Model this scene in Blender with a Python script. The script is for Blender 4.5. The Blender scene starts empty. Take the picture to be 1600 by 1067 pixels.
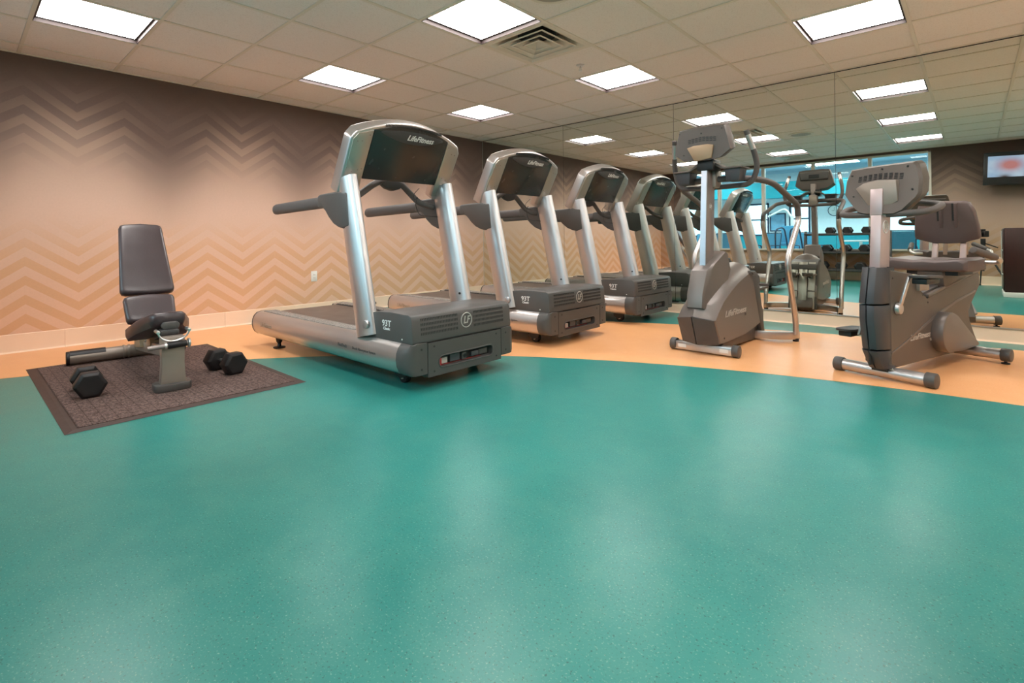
import bpy, bmesh, math, random
from mathutils import Vector, Matrix
random.seed(7)
PI = math.pi
sc = bpy.context.scene
col = sc.collection

# ------------------------------------------------------------------ camera
CAM = Vector((5.4448, -5.5314, 0.838))
RX = Vector((0.72928842, 0.68411221, -0.01135286))
UP = Vector((0.00888905, 0.0071179, 0.99993516))
FW = Vector((-0.68414866, 0.72934205, 0.00089011))
cd = bpy.data.cameras.new('camera')
cam = bpy.data.objects.new('camera', cd)
col.objects.link(cam)
M = Matrix.Identity(4)
for i in range(3):
    M[i][0] = RX[i]; M[i][1] = UP[i]; M[i][2] = -FW[i]; M[i][3] = CAM[i]
cam.matrix_world = M
cd.sensor_fit = 'HORIZONTAL'; cd.sensor_width = 36.0
cd.lens = 796.58 / 1600 * 36
cd.shift_x = (800 - 774.36) / 1600
cd.shift_y = -(533.5 - 373.5) / 1600
cd.clip_start = 0.01
sc.camera = cam

# ------------------------------------------------------------------ world, exposure
w = bpy.data.worlds.new('World'); sc.world = w; w.use_nodes = True
bg = w.node_tree.nodes['Background']
bg.inputs[0].default_value = (0.75, 0.9, 1.0, 1); bg.inputs[1].default_value = 4.0
sc.view_settings.view_transform = 'Standard'
sc.view_settings.look = 'None'
sc.view_settings.gamma = 1.0
sc.view_settings.use_curve_mapping = False
sc.view_settings.exposure = 0.0
LAMP = 22.5           # strength of the ceiling lenses
LAMPCOL = (1.0, 0.95, 0.905)

def area_lamp(name, loc, sx, sy, power, colr, down=True):
    l = bpy.data.lights.new(name, 'AREA'); l.shape = 'RECTANGLE'; l.size = sx; l.size_y = sy
    l.energy = power; l.color = colr
    o = bpy.data.objects.new(name, l); col.objects.link(o); o.location = loc
    return o
# daylight-coloured lamps under the ceiling of the pool hall behind the windows
for lx in (-0.5, 2.6, 5.8):
    area_lamp('pool_hall_lamp', (lx, -8.0, 2.85), 1.2, 1.2, 110, (0.92, 0.98, 1.0))
    area_lamp('pool_hall_lamp', (lx, -10.8, 2.85), 1.2, 1.2, 110, (0.92, 0.98, 1.0))

# ------------------------------------------------------------------ node helper
class E:
    """small expression wrapper round math nodes"""
    def __init__(s, nt, out): s.nt = nt; s.o = out
    def _m(s, op, *a, clamp=False):
        n = s.nt.nodes.new('ShaderNodeMath'); n.operation = op; n.use_clamp = clamp
        for i, v in enumerate((s,) + a):
            if isinstance(v, E): s.nt.links.new(v.o, n.inputs[i])
            else: n.inputs[i].default_value = v
        return E(s.nt, n.outputs[0])
    def __add__(s, b): return s._m('ADD', b)
    def __sub__(s, b): return s._m('SUBTRACT', b)
    def __mul__(s, b): return s._m('MULTIPLY', b)
    def __truediv__(s, b): return s._m('DIVIDE', b)
    def pp(s, b): return s._m('PINGPONG', b)
    def frac(s): return s._m('FRACT')
    def cos(s): return s._m('COSINE')
    def abs(s): return s._m('ABSOLUTE')
    def exp(s): return s._m('EXPONENT')
    def pw(s, b): return s._m('POWER', b)
    def sqrt(s): return s._m('SQRT')
    def gt(s, b): return s._m('GREATER_THAN', b)
    def clamp(s): return s._m('ADD', 0.0, clamp=True)
    def step(s, a, b):      # smooth step from a to b
        n = s.nt.nodes.new('ShaderNodeMapRange'); n.interpolation_type = 'SMOOTHSTEP'
        s.nt.links.new(s.o, n.inputs[0]); n.inputs[1].default_value = a; n.inputs[2].default_value = b
        return E(s.nt, n.outputs[0])

def srgb(r, g, b):
    f = lambda c: (c / 255 / 12.92) if c / 255 <= 0.04045 else ((c / 255 + 0.055) / 1.055) ** 2.4
    return (f(r), f(g), f(b), 1.0)

def new_mat(name):
    m = bpy.data.materials.new(name); m.use_nodes = True
    nt = m.node_tree; p = nt.nodes['Principled BSDF']
    return m, nt, p
def noise(nt, scale, detail=3, vec=None, rough=0.5):
    n = nt.nodes.new('ShaderNodeTexNoise'); n.inputs['Scale'].default_value = scale
    n.inputs['Detail'].default_value = detail; n.inputs['Roughness'].default_value = rough
    if vec is not None: nt.links.new(vec, n.inputs['Vector'])
    return n
def objco(nt):
    return nt.nodes.new('ShaderNodeTexCoord').outputs['Object']
def geopos(nt):
    return nt.nodes.new('ShaderNodeNewGeometry').outputs['Position']
def sep(nt, v):
    s = nt.nodes.new('ShaderNodeSeparateXYZ'); nt.links.new(v, s.inputs[0])
    return [E(nt, s.outputs[i]) for i in range(3)]
def mixc(nt, fac, a, b):
    n = nt.nodes.new('ShaderNodeMix'); n.data_type = 'RGBA'
    if isinstance(fac, E): nt.links.new(fac.o, n.inputs[0])
    elif isinstance(fac, float): n.inputs[0].default_value = fac
    else: nt.links.new(fac, n.inputs[0])
    for k, v in ((6, a), (7, b)):
        if isinstance(v, tuple): n.inputs[k].default_value = v
        else: nt.links.new(v, n.inputs[k])
    return n.outputs[2]
def bump(nt, p, height, strength=0.3, dist=0.01):
    b = nt.nodes.new('ShaderNodeBump'); b.inputs['Strength'].default_value = strength
    b.inputs['Distance'].default_value = dist
    nt.links.new(height.o if isinstance(height, E) else height, b.inputs['Height'])
    nt.links.new(b.outputs[0], p.inputs['Normal'])

def basic(name, c, rough=0.5, metal=0.0, var=0.08, scale=12, bs=0.0, bscale=200, spec=0.5, coat=0.0):
    """plain procedural surface: colour with a little grain, roughness grain, optional bump"""
    m, nt, p = new_mat(name)
    co = objco(nt)
    n = noise(nt, scale, 3, co)
    c2 = tuple(max(0, v * (1 - var)) for v in c[:3]) + (1,)
    c1 = tuple(min(1, v * (1 + var)) for v in c[:3]) + (1,)
    nt.links.new(mixc(nt, n.outputs[0], c2, c1), p.inputs['Base Color'])
    p.inputs['Metallic'].default_value = metal
    r = E(nt, n.outputs[0]) * 0.12 + (rough - 0.06)
    nt.links.new(r.o, p.inputs['Roughness'])
    p.inputs['Specular IOR Level'].default_value = spec
    p.inputs['Coat Weight'].default_value = coat
    if bs > 0:
        bump(nt, p, noise(nt, bscale, 2, co).outputs[0], bs, 0.002)
    return m

# --- surfaces of the room
def make_floor_mat(name, base, dark, light, speck_l, speck_d):
    m, nt, p = new_mat(name)
    pos = geopos(nt)
    n1 = noise(nt, 1.3, 4, pos); n2 = noise(nt, 9, 4, pos); n3 = noise(nt, 190, 2, pos); n4 = noise(nt, 150, 1, pos)
    c = mixc(nt, E(nt, n1.outputs[0]).step(0.3, 0.7), dark, base)
    c = mixc(nt, E(nt, n2.outputs[0]).step(0.35, 0.75) * 0.35, c, light)
    c = mixc(nt, E(nt, n3.outputs[0]).step(0.60, 0.72) * 0.55, c, speck_l)
    c = mixc(nt, E(nt, n4.outputs[0]).step(0.62, 0.74) * 0.6, c, speck_d)
    nt.links.new(c, p.inputs['Base Color'])
    r = E(nt, n1.outputs[0]) * 0.10 + E(nt, n2.outputs[0]) * 0.04 + 0.25
    nt.links.new(r.o, p.inputs['Roughness'])
    p.inputs['Specular IOR Level'].default_value = 0.45
    bump(nt, p, E(nt, noise(nt, 120, 3, pos).outputs[0]), 0.12, 0.002)
    return m
teal_mat = make_floor_mat('teal_rubber', srgb(36, 134, 127), srgb(28, 124, 119), srgb(70, 144, 132), srgb(140, 180, 165), srgb(14, 62, 62))
orange_mat = make_floor_mat('orange_rubber', srgb(242, 178, 122), srgb(238, 170, 112), srgb(246, 190, 140), srgb(250, 208, 165), srgb(222, 148, 95))

def wallpaper(name, axis, tp, tw, dim=1.0):
    m, nt, p = new_mat(name)
    X, Y, Z = sep(nt, geopos(nt))
    t = X if axis == 'x' else Y
    P = 0.655
    tri = (t - tp).pp(P / 2)
    s = Z + tri * 0.72
    fr = ((s - 0.371) / 0.15 + 20).frac()
    dark = (fr - 0.25).abs().step(0.262, 0.238)        # 1 inside the dark stripes
    wv = ((t - tw) * (2 * PI / 1.31)).cos()            # slow wave of the ombre
    zb = Z - wv * 0.13 + tri * 0.20
    g1 = zb.step(1.02, 1.98)                           # light to dark upwards
    k = lambda c: tuple(v * dim for v in c[:3]) + (1,)
    low = mixc(nt, Z.step(0.15, 1.3), k(srgb(230, 190, 162)), k(srgb(220, 186, 166)))
    base = mixc(nt, g1, low, k(srgb(104, 86, 79)))
    ls = Z.step(1.12, 0.62)                            # strength of the lower stripes
    c = mixc(nt, dark * ls * 0.62, base, k(srgb(216, 164, 116)))
    inv = (dark * -1.0 + 1.0)
    up = (((Z + wv * 0.03 - 1.76) / 0.27).pw(2.0) * -1.0).exp() * ((wv * 0.5 + 0.5).clamp() * 0.9 + 0.1)
    c = mixc(nt, inv * up * 0.30, c, k(srgb(204, 172, 146)))
    c = mixc(nt, dark * up * 0.0, c, k(srgb(112, 84, 76)))
    gr = noise(nt, 60, 3, geopos(nt))
    c = mixc(nt, E(nt, gr.outputs[0]) * 0.14, c, k(srgb(150, 124, 108)))
    nt.links.new(c, p.inputs['Base Color'])
    p.inputs['Roughness'].default_value = 0.72
    p.inputs['Specular IOR Level'].default_value = 0.25
    bump(nt, p, gr.outputs[0], 0.08, 0.001)
    return m
paper_left = wallpaper('chevron_wallpaper', 'y', -5.14, -3.52)
paper_front = wallpaper('chevron_wallpaper_shaded', 'x', 5.22, 5.22, 0.66)  # same paper, its colours darkened to put the window wall in shade

def tile_mat():
    m, nt, p = new_mat('ceiling_tile_mineral')
    pos = geopos(nt)
    n = noise(nt, 130, 4, pos); n2 = noise(nt, 0.9, 2, pos)
    c = mixc(nt, n2.outputs[0], srgb(238, 230, 224), srgb(240, 230, 222))
    c = mixc(nt, E(nt, n.outputs[0]).step(0.52, 0.66) * 0.30, c, srgb(205, 192, 180))
    nt.links.new(c, p.inputs['Base Color']); p.inputs['Roughness'].default_value = 0.9
    p.inputs['Specular IOR Level'].default_value = 0.1
    bump(nt, p, n.outputs[0], 0.25, 0.002)
    return m
tile_m = tile_mat()
grid_m = basic('grid_white_metal', srgb(225, 214, 198), 0.42, 0.0, 0.03)
base_m = basic('cream_vinyl_base', srgb(244, 214, 186), 0.45, 0, 0.03, 3)
trim_m = basic('trim_paint', srgb(206, 198, 186), 0.5, 0, 0.03)
alu_m = basic('brushed_aluminium', (0.55, 0.55, 0.55, 1), 0.35, 0.9, 0.06, 30)
dark_gap = basic('dark_gap', (0.02, 0.02, 0.02, 1), 0.6)

def mirror_mat():
    m, nt, p = new_mat('mirror_silver')
    for n in list(nt.nodes):
        if n.type == 'BSDF_PRINCIPLED': nt.nodes.remove(n)
    g = nt.nodes.new('ShaderNodeBsdfGlossy'); g.inputs['Roughness'].default_value = 0.0
    n = noise(nt, 2.0, 2, geopos(nt))
    nt.links.new(mixc(nt, n.outputs[0], (0.765, 0.815, 0.765, 1), (0.785, 0.825, 0.775, 1)), g.inputs['Color'])
    nt.links.new(g.outputs[0], nt.nodes['Material Output'].inputs[0])
    return m
mirror_m = mirror_mat()
def glass_mat():
    m, nt, p = new_mat('window_glass')
    nt.nodes.remove(p)
    t = nt.nodes.new('ShaderNodeBsdfTransparent'); t.inputs[0].default_value = (0.84, 0.95, 0.97, 1)
    g = nt.nodes.new('ShaderNodeBsdfGlossy'); g.inputs['Roughness'].default_value = 0.0
    fr = nt.nodes.new('ShaderNodeFresnel'); fr.inputs[0].default_value = 1.45
    mx = nt.nodes.new('ShaderNodeMixShader')
    nt.links.new(fr.outputs[0], mx.inputs[0]); nt.links.new(t.outputs[0], mx.inputs[1]); nt.links.new(g.outputs[0], mx.inputs[2])
    nt.links.new(mx.outputs[0], nt.nodes['Material Output'].inputs[0])
    return m
glass_m = glass_mat()
def emit(name, c, s):
    m, nt, p = new_mat(name)
    p.inputs['Base Color'].default_value = (0.8, 0.8, 0.8, 1)
    p.inputs['Emission Color'].default_value = tuple(c) + (1,)
    p.inputs['Emission Strength'].default_value = s
    n = noise(nt, 40, 2, objco(nt)); r = E(nt, n.outputs[0]) * 0.2 + 0.3
    nt.links.new(r.o, p.inputs['Roughness'])
    return m
lens_m = emit('lamp_lens', LAMPCOL, LAMP)

# --- equipment surfaces
silver = basic('silver_paint', (0.56, 0.53, 0.515, 1), 0.32, 0.85, 0.03, 4, spec=0.5, coat=0.25)
silver_tube = basic('silver_tube', (0.58, 0.555, 0.55, 1), 0.33, 0.85, 0.04, 5, coat=0.2)
grey_pl = basic('charcoal_plastic', srgb(78, 75, 73), 0.46, 0, 0.06, 6, 0.12, 500)
grey_pl2 = basic('dark_charcoal_plastic', srgb(62, 60, 60), 0.5, 0, 0.06, 6, 0.12, 500)
panel_dk = basic('console_back_plastic', srgb(46, 44, 42), 0.26, 0, 0.06, 6, 0.06, 400)
champagne = basic('champagne_metal', (0.42, 0.40, 0.36, 1), 0.38, 0.8, 0.04, 8)
black_rb = basic('black_rubber', (0.010, 0.008, 0.009, 1), 0.5, 0, 0.1, 30, 0.15, 300)
black_pl = basic('black_plastic', (0.012, 0.012, 0.013, 1), 0.42, 0, 0.1)
grip_m = basic('grey_grip_rubber', srgb(88, 82, 80), 0.6, 0, 0.06, 20, 0.2, 500)
brown_pl = basic('graphite_plastic', srgb(118, 110, 106), 0.38, 0.35, 0.05, 5, 0.10, 500)
brown_pl2 = basic('graphite_plastic_shell', srgb(92, 84, 79), 0.42, 0.2, 0.05, 5, 0.10, 500)
slate_pl = basic('slate_plastic', srgb(70, 70, 74), 0.42, 0.1, 0.05, 5, 0.08, 500)
grey_metal = basic('grey_powder_coat', srgb(146, 134, 130), 0.36, 0.4, 0.04, 5)
white_print = basic('white_print', srgb(225, 225, 222), 0.5, 0, 0.02)
pale_print = basic('pale_print', srgb(178, 172, 166), 0.5, 0, 0.02)
dark_print = basic('dark_print', srgb(88, 82, 80), 0.5, 0, 0.02)
chrome = basic('chrome', (0.8, 0.8, 0.8, 1), 0.3, 1.0, 0.03)
red_pl = basic('red_plastic', (0.35, 0.02, 0.02, 1), 0.4)
belt_m = basic('belt_rubber', srgb(82, 74, 70), 0.38, 0, 0.12, 8, 0.1, 300)
vinyl = basic('black_vinyl', srgb(64, 52, 54), 0.36, 0, 0.1, 14, 0.22, 110, spec=0.6)
seat_m = basic('seat_foam', srgb(92, 78, 76), 0.5, 0, 0.06, 10, 0.15, 300)
bench_gr = basic('bench_grey_paint', srgb(152, 140, 130), 0.38, 0.4, 0.05, 8)
bench_tan = basic('bench_champagne_paint', srgb(165, 140, 112), 0.42, 0.3, 0.05, 8)
cabinet_m = None
def tread_strip():
    m, nt, p = new_mat('foot_strip_rubber')
    co = objco(nt)
    v = nt.nodes.new('ShaderNodeTexVoronoi'); v.inputs['Scale'].default_value = 70
    nt.links.new(co, v.inputs['Vector'])
    d = E(nt, v.outputs['Distance'])
    nt.links.new(mixc(nt, d.step(0.15, 0.5), srgb(172, 162, 152), srgb(122, 114, 108)), p.inputs['Base Color'])
    p.inputs['Roughness'].default_value = 0.6
    bump(nt, p, (d * -1.0), 0.5, 0.003)
    return m
strip_m = tread_strip()
def mat_carpet():
    m, nt, p = new_mat('ribbed_mat_carpet')
    pos = geopos(nt)
    X, Y, Z = sep(nt, pos)
    n = noise(nt, 75, 3, pos); n2 = noise(nt, 240, 1, pos)
    bx = (X / 0.012).frac(); by = (Y / 0.052).frac()
    par = ((Y / 0.052)._m('FLOOR') * 0.5).frac() * 2.0
    bx2 = (X / 0.060 + par * 0.5).frac()
    rib = ((bx - 0.5).abs() * 2.0).step(0.98, 0.35)
    br = ((by - 0.5).abs() * 2.0).step(1.0, 0.84) * ((bx2 - 0.5).abs() * 2.0).step(0.98, 0.85)
    h = (br * 0.65 + 0.35) * (rib * 0.4 + 0.6) * (E(nt, n.outputs[0]).step(0.3, 0.7) * 0.85 + 0.25)
    c = mixc(nt, h.clamp(), srgb(50, 40, 38), srgb(128, 106, 100))
    c = mixc(nt, E(nt, n2.outputs[0]).step(0.5, 0.7) * 0.6, c, srgb(150, 126, 120))
    nt.links.new(c, p.inputs['Base Color']); p.inputs['Roughness'].default_value = 0.95
    p.inputs['Specular IOR Level'].default_value = 0.1
    bump(nt, p, h, 0.8, 0.006)
    return m
carpet_m = mat_carpet()
mat_edge = basic('mat_rubber_edge', srgb(66, 50, 46), 0.6, 0, 0.1, 20, 0.1, 300)
def wood_mat():
    m, nt, p = new_mat('mahogany_laminate')
    mp = nt.nodes.new('ShaderNodeMapping'); nt.links.new(objco(nt), mp.inputs[0]); mp.inputs['Scale'].default_value = (14, 14, 1.2)
    n = noise(nt, 3, 5, mp.outputs[0])
    nt.links.new(mixc(nt, n.outputs[0], srgb(40, 12, 12), srgb(66, 24, 20)), p.inputs['Base Color'])
    p.inputs['Roughness'].default_value = 0.35
    return m
cabinet_m = wood_mat()
def screen_mat():
    m, nt, p = new_mat('tv_picture')
    co = objco(nt)
    X, Y, Z = sep(nt, co)
    n = noise(nt, 5.0, 3, co)
    def blob(cx, cz, rx, rz):
        return ((((X - cx) / rx).pw(2.0) + ((Z - cz) / rz).pw(2.0)) * -1.0).exp()
    c = mixc(nt, n.outputs[0], srgb(110, 160, 215), srgb(225, 240, 255))
    c = mixc(nt, (blob(-0.18, 0.06, 0.13, 0.09) * 1.3).clamp(), c, srgb(205, 130, 130))
    c = mixc(nt, (blob(-0.24, -0.14, 0.07, 0.05) * 1.2).clamp(), c, srgb(80, 55, 60))
    c = mixc(nt, (blob(0.03, -0.11, 0.05, 0.06) * 1.2).clamp(), c, srgb(120, 50, 50))
    nt.links.new(c, p.inputs['Emission Color']); p.inputs['Emission Strength'].default_value = 0.85
    p.inputs['Base Color'].default_value = (0.02, 0.02, 0.02, 1); p.inputs['Roughness'].default_value = 0.2
    return m
tv_m = screen_mat()
# pool hall
teal_paint = basic('teal_wall_paint', srgb(14, 146, 158), 0.6, 0, 0.05, 1.5)
pale_paint = basic('pale_blue_wall_paint', srgb(234, 242, 244), 0.7, 0, 0.03, 1.5)
hall_ceil = basic('pool_hall_ceiling_paint', srgb(190, 212, 228), 0.8, 0, 0.12, 1.2)
hall_floor = basic('pool_hall_floor_tile', srgb(170, 190, 195), 0.5, 0, 0.05, 3)
blue_mesh = basic('blue_chair_mesh', srgb(70, 140, 170), 0.6)
blue_dark = basic('dark_blue_metal', srgb(30, 56, 82), 0.5)
white_pl = basic('white_plastic', srgb(232, 232, 226), 0.4, 0, 0.02)

# ------------------------------------------------------------------ geometry helpers
def empty(name, loc=(0, 0, 0), rz=0.0, label=None, cat=None, group=None):
    o = bpy.data.objects.new(name, None); col.objects.link(o)
    o.location = loc; o.rotation_euler = (0, 0, rz); o.empty_display_size = 0.1
    if label: o['label'] = label
    if cat: o['category'] = cat
    if group: o['group'] = group
    return o

class G:
    def __init__(s): s.v = []; s.f = []
    def add(s, vs, fs):
        b = len(s.v); s.v += [tuple(v) for v in vs]; s.f += [tuple(b + i for i in f) for f in fs]; return s
    def box(s, x0, x1, y0, y1, z0, z1):
        return s.add([(x0, y0, z0), (x1, y0, z0), (x1, y1, z0), (x0, y1, z0), (x0, y0, z1), (x1, y0, z1), (x1, y1, z1), (x0, y1, z1)],
                     [(0, 3, 2, 1), (4, 5, 6, 7), (0, 1, 5, 4), (1, 2, 6, 5), (2, 3, 7, 6), (3, 0, 4, 7)])
    def obox(s, c, ax, ay, az, hx, hy, hz):
        c = Vector(c); ax = Vector(ax).normalized() * hx; ay = Vector(ay).normalized() * hy; az = Vector(az).normalized() * hz
        vs = [c + ax * i + ay * j + az * k for k in (-1, 1) for i, j in ((-1, -1), (1, -1), (1, 1), (-1, 1))]
        return s.add(vs, [(0, 3, 2, 1), (4, 5, 6, 7), (0, 1, 5, 4), (1, 2, 6, 5), (2, 3, 7, 6), (3, 0, 4, 7)])
    def prism(s, poly, o, u, v, n0, n1, n=None):
        """polygon (a, b) in the plane o + a*u + b*v, swept from n0 to n1 along n"""
        o = Vector(o); u = Vector(u); v = Vector(v); n = Vector(n) if n is not None else u.cross(v)
        k = len(poly)
        vs = [o + u * a + v * b + n * n0 for a, b in poly] + [o + u * a + v * b + n * n1 for a, b in poly]
        fs = [tuple(range(k))[::-1], tuple(range(k, 2 * k))] + [(i, (i + 1) % k, k + (i + 1) % k, k + i) for i in range(k)]
        return s.add(vs, fs)
    def loft(s, rings, caps=True):
        k = len(rings[0]); vs = [p for r in rings for p in r]; fs = []
        for j in range(len(rings) - 1):
            for i in range(k):
                fs.append((j * k + i, j * k + (i + 1) % k, (j + 1) * k + (i + 1) % k, (j + 1) * k + i))
        if caps:
            fs.append(tuple(range(k))[::-1]); fs.append(tuple(range((len(rings) - 1) * k, len(rings) * k)))
        return s.add(vs, fs)
    def tube(s, path, r, seg=12, ra=None, up=(0, 0, 1), closed=False):
        """tube along a path; ra scales the second axis for oval sections; r may be a list"""
        P = [Vector(p) for p in path]; n = len(P); rings = []
        N = None
        for i, p in enumerate(P):
            if closed: t = (P[(i + 1) % n] - P[i - 1]).normalized()
            else: t = ((P[i + 1] if i < n - 1 else P[i]) - (P[i - 1] if i else P[i])).normalized()
            if N is None:
                a = Vector(up)
                if abs(a.dot(t)) > 0.95: a = Vector((1, 0, 0)) if abs(t.x) < 0.9 else Vector((0, 1, 0))
                N = (a - t * a.dot(t)).normalized()
            else:
                N = (N - t * N.dot(t)).normalized()
            B = t.cross(N)
            rr = r[i] if isinstance(r, (list, tuple)) else r
            rb = rr * (ra if ra else 1)
            rings.append([p + N * (math.cos(2 * PI * k / seg) * rr) + B * (math.sin(2 * PI * k / seg) * rb) for k in range(seg)])
        if closed:
            k = seg; vs = [q for rg in rings for q in rg]; fs = []
            for j in range(n):
                for i in range(k):
                    fs.append((j * k + i, j * k + (i + 1) % k, ((j + 1) % n) * k + (i + 1) % k, ((j + 1) % n) * k + i))
            return s.add(vs, fs)
        return s.loft(rings)
    def cyl(s, p0, p1, r0, r1=None, seg=20):
        return s.tube([p0, p1], [r0, r0 if r1 is None else r1], seg)
    def lathe(s, c, axis, prof, seg=24):
        """profile [(radius, height)] turned round axis through c"""
        c = Vector(c); t = Vector(axis).normalized()
        a = Vector((0, 0, 1)) if abs(t.z) < 0.9 else Vector((1, 0, 0))
        N = (a - t * a.dot(t)).normalized(); B = t.cross(N)
        rings = [[c + t * h + (N * math.cos(2 * PI * k / seg) + B * math.sin(2 * PI * k / seg)) * max(r, 1e-4) for k in range(seg)] for r, h in prof]
        return s.loft(rings)
    def build(s, name, mat, parent=None, bevel=0.0, bseg=2, ang=35, label=None, kind=None, smooth=True):
        me = bpy.data.meshes.new(name)
        bm = bmesh.new()
        vs = [bm.verts.new(v) for v in s.v]
        for f in s.f:
            try: bm.faces.new([vs[i] for i in f])
            except ValueError: pass
        bmesh.ops.recalc_face_normals(bm, faces=bm.faces)
        if bevel > 0:
            es = [e for e in bm.edges if len(e.link_faces) == 2 and e.calc_face_angle(0) > math.radians(28)]
            bmesh.ops.bevel(bm, geom=es, offset=bevel, segments=bseg, profile=0.5, affect='EDGES', clamp_overlap=True)
            bmesh.ops.recalc_face_normals(bm, faces=bm.faces)
        bm.to_mesh(me); bm.free()
        if smooth:
            me.shade_smooth()
            me.set_sharp_from_angle(angle=math.radians(ang))
        me.materials.append(mat)
        o = bpy.data.objects.new(name, me); col.objects.link(o)
        if parent: o.parent = parent
        if label: o['label'] = label
        if kind: o['kind'] = kind
        return o

def fillet(path, r, n=6):
    P = [Vector(p) for p in path]; out = [P[0]]
    for i in range(1, len(P) - 1):
        a = P[i - 1] - P[i]; b = P[i + 1] - P[i]
        d = min(r, a.length * 0.48, b.length * 0.48)
        p0 = P[i] + a.normalized() * d; p2 = P[i] + b.normalized() * d
        for k in range(n + 1):
            t = k / n; out.append(p0 * (1 - t) ** 2 + P[i] * 2 * t * (1 - t) + p2 * t * t)
    out.append(P[-1]); return out
def arc(cx, cy, rx, ry, a0, a1, n):
    return [(cx + rx * math.cos(math.radians(a0 + (a1 - a0) * k / n)), cy + ry * math.sin(math.radians(a0 + (a1 - a0) * k / n))) for k in range(n + 1)]
def rrect(x0, x1, y0, y1, r, n=5):
    return arc(x1 - r, y1 - r, r, r, 0, 90, n) + arc(x0 + r, y1 - r, r, r, 90, 180, n) + arc(x0 + r, y0 + r, r, r, 180, 270, n) + arc(x1 - r, y0 + r, r, r, 270, 360, n)

def text(name, s, size, origin, right, up, mat, parent=None, ext=0.0006, italic=0.0, bold=0.0, label=None, squash=1.0):
    cu = bpy.data.curves.new('t', 'FONT'); cu.body = s; cu.size = size; cu.extrude = ext; cu.shear = italic
    cu.offset = bold; cu.align_x = 'CENTER'; cu.align_y = 'CENTER'; cu.resolution_u = 2
    o = bpy.data.objects.new('t', cu); col.objects.link(o)
    bpy.context.view_layer.update()
    me = bpy.data.meshes.new_from_object(o.evaluated_get(bpy.context.evaluated_depsgraph_get()))
    bpy.data.objects.remove(o)
    r = Vector(right).normalized(); u = Vector(up); u = (u - r * u.dot(r)).normalized(); n = r.cross(u)
    T = Matrix.Identity(4); org = Vector(origin)
    for i in range(3):
        T[i][0] = r[i] * squash; T[i][1] = u[i]; T[i][2] = n[i]; T[i][3] = org[i]
    me.transform(T)
    me.materials.clear(); me.materials.append(mat); me.name = name
    q = bpy.data.objects.new(name, me); col.objects.link(q)
    if parent: q.parent = parent
    if label: q['label'] = label
    return q

def children(o): return [c for c in bpy.data.objects if c.parent == o]
def copy_tree(o, parent=None, kids=None):
    if kids is None:
        kids = {}
        for c in bpy.data.objects:
            if c.parent: kids.setdefault(c.parent.name, []).append(c)
    c = o.copy(); col.objects.link(c)
    if parent: c.parent = parent
    for ch in kids.get(o.name, []): copy_tree(ch, c, kids)
    return c
def struct(o): o['kind'] = 'structure'; return o

# ------------------------------------------------------------------ room
T = 0.6096
H = 2.335
XR = 7.6; YF = -6.05
gx = lambda i: (i + 4.41) * T
gy = lambda j: (j - 4.475) * T
floor = struct(G().box(-0.1, XR + 0.1, YF - 0.12, 0.1, -0.08, 0.0).build('floor', teal_mat, smooth=False))
# inlaid orange band, a ring sector clipped by the walls
g = G(); FC = (5.8, -7.1); R0, R1 = 5.13, 6.80
vs = []; N = 200
for k in range(N + 1):
    a = math.radians(20 + 160 * k / N); dx, dy = math.cos(a), math.sin(a)
    lim = 99.0
    if dy > 1e-6: lim = min(lim, (-0.001 - FC[1]) / dy)
    if dx < -1e-6: lim = min(lim, (0.001 - FC[0]) / dx)
    if dx > 1e-6: lim = min(lim, (XR - FC[0]) / dx)
    lo = R0 if R0 * dy + FC[1] > YF else (YF - FC[1]) / max(dy, 1e-3)
    a0 = min(lo, lim); a1 = min(max(R1, a0), lim)
    vs.append(((FC[0] + dx * a0, FC[1] + dy * a0), (FC[0] + dx * a1, FC[1] + dy * a1)))
V = []; F = []
for (p0, p1) in vs: V += [(p0[0], p0[1], 0.0012), (p1[0], p1[1], 0.0012)]
for k in range(N): F.append((2 * k, 2 * k + 1, 2 * k + 3, 2 * k + 2))
V2 = [(x, y, 0.0) for x, y, z in V]; n0 = len(V)
V += V2
for k in range(N):
    F.append((2 * k, 2 * k + 2, n0 + 2 * k + 2, n0 + 2 * k)); F.append((2 * k + 1, n0 + 2 * k + 1, n0 + 2 * k + 3, 2 * k + 3))
g.add(V, F); g.build('floor_band', orange_mat, floor, smooth=False, label='orange rubber band curving across the teal floor')

struct(G().box(-0.12, 0.0, YF - 0.12, 0.12, 0.0, H + 0.1).build('wall_left', paper_left, smooth=False))
wall_back = struct(G().box(0.0, XR, 0.0, 0.12, 0.0, H + 0.1).build('wall_back', trim_m, smooth=False))
struct(G().box(XR, XR + 0.12, YF - 0.12, 0.12, 0.0, H + 0.1).build('wall_right', basic('cream_bounce_paint', srgb(238, 226, 210), 0.7, 0, 0.02, 2), smooth=False))  # unseen wall; pale paint chosen to bounce light into the room
WX0, WX1, WZ0, WZ1 = 0.50, 4.92, 0.55, 2.29
wf = G().box(0, XR, YF - 0.12, YF, 0, WZ0).box(0, WX0, YF - 0.12, YF, WZ0, WZ1).box(WX1, XR, YF - 0.12, YF, WZ0, WZ1).box(0, XR, YF - 0.12, YF, WZ1, H + 0.1)
struct(wf.build('wall_front', paper_front, smooth=False))

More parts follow.
